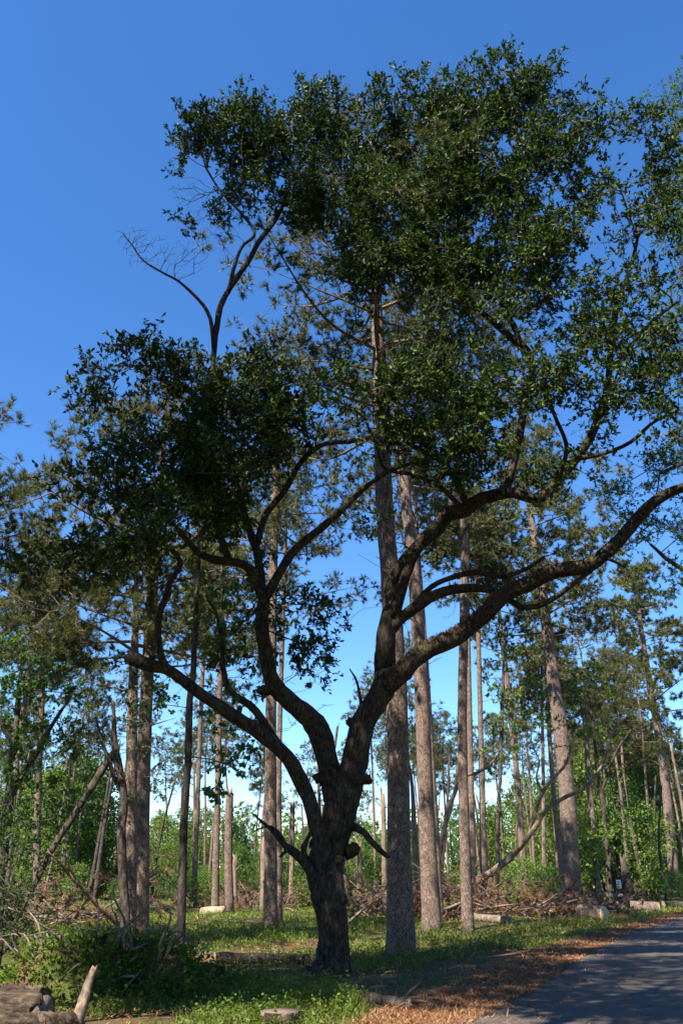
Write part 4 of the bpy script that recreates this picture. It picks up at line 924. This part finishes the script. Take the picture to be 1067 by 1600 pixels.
for k in range(30):
    u = r.uniform(-.2, math.pi + .2) if k % 2 else r.uniform(0, 6.28); w = r.uniform(.5, 1.45)
    p = np.array([1.6 * math.cos(u) * math.cos(w), -.8 * abs(math.sin(u)) * math.cos(w), .72 * math.sin(w)]); d = norm(p * [1, 1, .8] + r.standard_normal(3) * .5 + [0, 0, .3]); Ln = r.uniform(.3, 1.0)
    c = catmull(np.array([p, p + d * Ln * .4 + r.standard_normal(3) * .1, p + d * Ln * .75 + r.standard_normal(3) * .13, p + d * Ln + r.standard_normal(3) * .15]), 9)
    a = Acc(); add_tube(a, c, np.linspace(r.uniform(.016, .035), .006, 9), 6, .15, k); link('root', a.mesh('root', smoothed=True), M['dead_wood'], rm)
def stick(label, p0, p1, r0, seed, mat='dead_wood', sag=.0, group=None, name='fallen_branch', twigs=3):
    p0 = np.array(p0, float); p1 = np.array(p1, float); rr = np.random.default_rng(seed); Ln = np.linalg.norm(p1 - p0)
    b = np.minimum(p0, p1) * [0, 0, 1] + (p0 + p1) / 2 * [1, 1, 0]
    rt = thing(name, label, 'branch', b, group)
    m = (p0 + p1) / 2 + rr.standard_normal(3) * [.08, .08, .03] * Ln * .8 + [0, 0, sag]
    c = catmull(np.array([p0, (p0 + m) / 2 + rr.standard_normal(3) * .03 * Ln, m, (p1 + m) / 2 + rr.standard_normal(3) * .03 * Ln, p1]), 14)
    a = Acc(); add_tube(a, c, np.linspace(r0, r0 * .4, 14), 8, .12, seed, jag=r0 * .6); link('stem', a.mesh('stem', b, True), M[mat], rt)
    for k in range(twigs):
        i = rr.integers(4, 13); d = norm(norm(p1 - p0) * .7 + rr.standard_normal(3) * .6 + [0, 0, .2]); l2 = Ln * rr.uniform(.12, .3)
        a = Acc(); add_tube(a, catmull(np.array([c[i], c[i] + d * l2 * .5 + rr.standard_normal(3) * .04 * l2, c[i] + d * l2]), 5), np.linspace(r0 * .4, r0 * .15, 5), 5, .1, k); link('twig', a.mesh('twig', b, True), M[mat], rt)
    return rt
stick('long pale leaning dead branch resting against the paired left pines', gp(205, 21.5, .35), P(85, 1340, 20.2), .075, 61, mat='dead_red', twigs=5)
stick('straight pale broken branch poking right from the root mound', gp(200, 14.6, .75), P(266, 1474, 14.4), .03, 62, twigs=0)
stick('pale forked dead branch leaning left of the root mound', gp(83, 14.3, .3), P(54, 1462, 14.2), .03, 63, twigs=2)
stick('short bent upright branch stuck in the shade right of the dark pine', gp(738, 21.5, -.05), P(754, 1455, 21.5), .045, 64, twigs=1, mat='dead_red')
stick('thin crooked stick on the needle litter beside the verge', gp(632, 12.8, .03), P(655, 1535, 12.9), .018, 65, twigs=3, mat='twig')
stick('curved dark stick lying on needle litter right of the crooked stick', gp(628, 12.9, .04), gp(668, 12.7, .05), .03, 66, twigs=2, mat='twig')
stick('long dead branch slanting down from the brush pile', gp(770, 36, .4), P(640, 1345, 37), .05, 67, twigs=5)
stick('pale dead branch crossing the foot of the left brush pile', gp(545, 32, .15), P(615, 1372, 33), .05, 68, twigs=4)
stick('thick pale dead limb lying in left brush pile behind the oak', gp(618, 33, .2), P(540, 1368, 34), .06, 69, twigs=4)
stick('pale bare branch lying on the small log heap', P(925, 1428, 45), P(945, 1412, 45.5), .05, 70, twigs=3)
stick('dark dead branch sloping over the bushes left of the notice', P(950, 1345, 58), P(990, 1392, 58), .07, 71, twigs=5, mat='twig')
r = np.random.default_rng(19)
for k in range(34):
    Y = r.uniform(10.8, 26); px = r.uniform(120, 640); an = r.uniform(0, 3.14); Ln = r.uniform(.3, 1.1); p = gp(px, Y, .03); q = p + np.array([math.cos(an), math.sin(an), 0]) * Ln; q[2] = gz(q[0], q[1]) + r.uniform(.02, .14)
    if inlane(q[0], q[1], 0): continue
    stick('small dead stick lying in the weeds around the oak', p, q, r.uniform(.008, .02), 700 + k, group='small sticks on the forest floor', name='fallen_stick', twigs=1, mat=['dead_wood', 'twig', 'dead_red'][k % 3])

def brush(label, spots, nbr, ntuft, seed, hgt):
    """heap of felled tops: spots (px, Y, rx px)"""
    r = np.random.default_rng(seed); b = gp(spots[0][0], spots[0][1]); rt = thing('brush_pile', label, 'brush pile', b)
    def rnd():
        px, Y, rx = spots[r.integers(len(spots))]; yy_ = Y + r.normal(0, 1.3); q = gp(px + r.normal(0, rx * .55), yy_); return q
    T = []
    for k in range(nbr):
        p = rnd(); p[2] += r.uniform(0, hgt * .5); an = r.uniform(0, 6.28); Ln = r.uniform(1.0, 3.6); el = r.uniform(-.1, .55)
        d = np.array([math.cos(an) * math.cos(el), math.sin(an) * math.cos(el) * .7, math.sin(el)]); q = p + d * Ln
        q[2] = max(q[2], gz(q[0], q[1]) + .03); m = (p + q) / 2 + r.standard_normal(3) * .12
        c = catmull(np.array([p, m, q]), 8); a = Acc(); add_tube(a, c, np.linspace(r.uniform(.02, .06), .008, 8), 6, .12, k)
        link('dead_branch', a.mesh('dead_branch', b, True), M['dead_wood' if k % 3 else 'dead_red'], rt); T.append(c[r.integers(3, 8, 6)] + r.standard_normal((6, 3)) * .25)
    T = np.concatenate(T); T = T[r.integers(0, len(T), ntuft)] + r.standard_normal((ntuft, 3)) * [.3, .3, .18]; T[:, 2] = np.maximum(T[:, 2], gz(T[:, 0], T[:, 1]) + .05)
    a = Acc().add(*needles(T, r.standard_normal((ntuft, 3)) + [0, 0, -.2], 26, .26, .022, r, .8)); link('brown_needle_mass', a.mesh('brown_needle_mass', b), M['brown_needle'], rt, kind='stuff')
    a = Acc(); A_ = T[r.integers(0, len(T), 700)]; B_ = A_ + r.standard_normal((700, 3)) * [.35, .35, .2]; dd = norm(B_ - A_)
    a.add(*frusta(A_, B_, dd, dd, np.full(700, .009), np.full(700, .004), 3)); link('twig_mass', a.mesh('twig_mass', b), M['dead_wood'], rt, kind='stuff')
    return rt
brush('large brown heap of felled branches between slim pale pine and massive pine', [(700,37,45),(760,38,45),(820,39,45),(865,40,30)], 62, 620, 81, 1.2)
brush('low heap of dead branches right behind the oak trunk', [(560,35,35),(610,36,35),(640,38,30)], 40, 320, 82, .9)
brush('rusty brown heap in front of the massive pine logs', [(910,43,30),(950,42.5,20)], 22, 130, 83, .5)
brush('far low brown brush beyond the pale pine left of the oak', [(440,46,40),(390,48,50),(500,47,40)], 26, 240, 84, .7)
brush('shaded brown brush behind the broken dark tree', [(90,30,50),(150,31,40),(40,29,40)], 30, 200, 85, .9)
brush('sparse dead branches beyond the tall pair of left pines', [(260,46,50),(320,47,40)], 16, 110, 86, .5)

# ------------------------------------------------------------------ notice and board
b = gp(970, 52)
sg = thing('notice_sign', 'small white notice on a short post by the road', 'sign', b)
def boxm(name, c, s, origin, mat, parent, rot=0.0):
    V = np.array([[x, y, z] for x in (-.5, .5) for y in (-.5, .5) for z in (-.5, .5)]) * s
    cr, sr = math.cos(rot), math.sin(rot); V = np.stack([V[:, 0] * cr - V[:, 2] * sr, V[:, 1], V[:, 0] * sr + V[:, 2] * cr], -1) + np.array(c) - origin
    F = np.array([[0, 1, 3, 2], [4, 6, 7, 5], [0, 4, 5, 1], [2, 3, 7, 6], [0, 2, 6, 4], [1, 5, 7, 3]])
    return link(name, new_mesh(name, V, [F]), mat, parent)
boxm('post', b + [0, 0, .55], (.07, .07, 1.1), b, M['post'], sg)
bd = boxm('board', b + [0, -.05, 1.15], (.27, .02, .46), b, M['white_board'], sg)
for dz in (.12, .0, -.13): boxm('print_mark', b + [-.02 + dz * .2, -.063, 1.15 + dz], (.16, .006, .06), b, M['sign_print'], bd, .5 * dz)
b = gp(1014, 66)
sg = thing('tilted_board', 'tilted white board on a leaning post beside the dark snag', 'sign', b)
a = Acc(); add_tube(a, catmull(np.array([b - [0, 0, .1], b + [.06, 0, 1.0], b + [.14, 0, 2.0]]), 5), np.full(5, .035), 6); link('post', a.mesh('post', b), M['post'], sg)
boxm('board', b + [.13, -.06, 2.0], (.34, .02, .62), b, M['white_board'], sg, -.45)

# ------------------------------------------------------------------ ground cover
r = np.random.default_rng(23)
def patch(x, y):
    return (np.sin(x * .8 + 1.0) * np.cos(y * .55 + .6) + .7 * np.sin(x * 1.9 - y * 1.3) + .5 * np.sin(x * .35 + y * .9 + 2) + .4 * np.sin(x * 3.1 + y * 2.7))
def scatter(n, Y0, Y1, thr, pw=1.0):
    u = r.uniform(0, 1, n); Yv = Y0 * (Y1 / Y0) ** (u ** pw); px = r.uniform(-80, 1150, n); x = col(px, Yv)
    d = edge_x(Yv) - x
    # bare strip of shaded litter in front of the pines, green before and behind it
    bare = np.exp(-((Yv - 19.5) / 2.2) ** 2) * 1.2 + np.exp(-((Yv - 16.5) / 3) ** 2) * smooth(x, .8, 1.8) * 2.5 + smooth(x + .15 * (Yv - 11), .0, .9) * (Yv < 15) * 2.0
    ok = (d > np.interp(Yv, [0, 20, 30, 60], [1.25, 1.4, .9, .9]) + r.uniform(-.3, .3, n)) & (patch(x, Yv) - bare + r.normal(0, .4, n) > thr)
    return x[ok], Yv[ok]
x, y = scatter(170000, 9.5, 62, -.15)
n = len(x); L = (r.uniform(.06, .24, n) * (.8 + .25 * np.clip(patch(x, y), -1, 1.5)))[:, None]; wd = (.004 + .00045 * y)[:, None]
p = np.stack([x, y, gz(x, y) - .01], -1); d = norm(r.standard_normal((n, 3)) * [.45, .45, .1] + [0, 0, 1]); s = norm(np.cross(d, r.standard_normal((n, 3)))) * wd
V = np.stack([p - s, p + s, p + d * L * .6 + s * .7, p + d * L * .6 - s * .7, p + d * L + r.standard_normal((n, 3)) * L * [.3, .3, .0]], 1).reshape(-1, 3); bb = (np.arange(n) * 5)[:, None]
a = Acc(); a.add(V, np.concatenate([bb + [[0, 1, 2]], bb + [[0, 2, 3]], bb + [[3, 2, 4]]]))
tag(link('grass', a.mesh('grass'), M['grass'], kind='stuff'), 'short green grass among the weeds under the trees', 'grass')
x, y = scatter(42000, 9.5, 55, -.2)
n = len(x); h = r.uniform(.03, .34, n) * r.uniform(.4, 1, n) * (.7 + .4 * np.clip(patch(x, y), -1, 1.5)); k = 4
p = np.repeat(np.stack([x, y, gz(x, y) + h], -1), k, 0) + r.standard_normal((n * k, 3)) * [.05, .05, .03]; ll = r.uniform(.02, .06, n * k) * (1 + p[:, 1] * .012)
a = Acc().add(*leaves(p, r.standard_normal((n * k, 3)) * [1, 1, .4], ll, ll * .62, r, 1.2))
A_ = np.stack([x, y, gz(x, y) - .02], -1); B_ = np.stack([x, y, gz(x, y) + h], -1); m = y < 24; up_ = np.tile([[0, 0, 1.0]], (m.sum(), 1))
a.add(*frusta(A_[m], B_[m], up_, up_, np.full(m.sum(), .0025), np.full(m.sum(), .002), 3))
tag(link('weeds', a.mesh('weeds'), M['weed'], kind='stuff'), 'low broad-leaved weeds and seedlings on the forest floor', 'weeds')
# needle litter, thick on the verge, thin on the road and under the trees
n = 80000; u = r.uniform(0, 1, n); Yv = 9.5 * (48 / 9.5) ** u; ex_ = edge_x(Yv); wv = np.interp(Yv, [0, 12, 16, 22, 30, 45], [1.3, 1.15, 1.25, 1.25, 1.2, 1.1])
x = np.where(r.uniform(0, 1, n) < .72, ex_ - wv * r.uniform(-.06, 1.15, n), np.where(r.uniform(0, 1, n) < .16, ex_ + r.exponential(.8, n), ex_ - r.uniform(1, 9, n)))
on = x > ex_; z = np.where(on, .02 + .05 * (1 - (2 * np.clip((x - ex_) / ROAD_W, 0, 1) - 1) ** 2), np.maximum(gz(x, Yv), 0) + .012); ok = x < ex_ + ROAD_W
p = np.stack([x, Yv, z], -1)[ok]; n = len(p); d = norm(r.standard_normal((n, 3)) * [1, 1, .18]); s = norm(np.cross(d, [0, 0, 1.0])) * (.0025 + .00032 * p[:, 1:2]); L = r.uniform(.04, .14, (n, 1))
a = Acc().add(np.stack([p - s, p + s, p + d * L + [0, 0, .012]], 1).reshape(-1, 3), np.arange(n * 3).reshape(-1, 3))
tag(link('needle_litter', a.mesh('needle_litter'), M['straw'], kind='stuff'), 'fallen rusty pine needles strewn along the road verge', 'litter')
print('all', time.time() - T0)
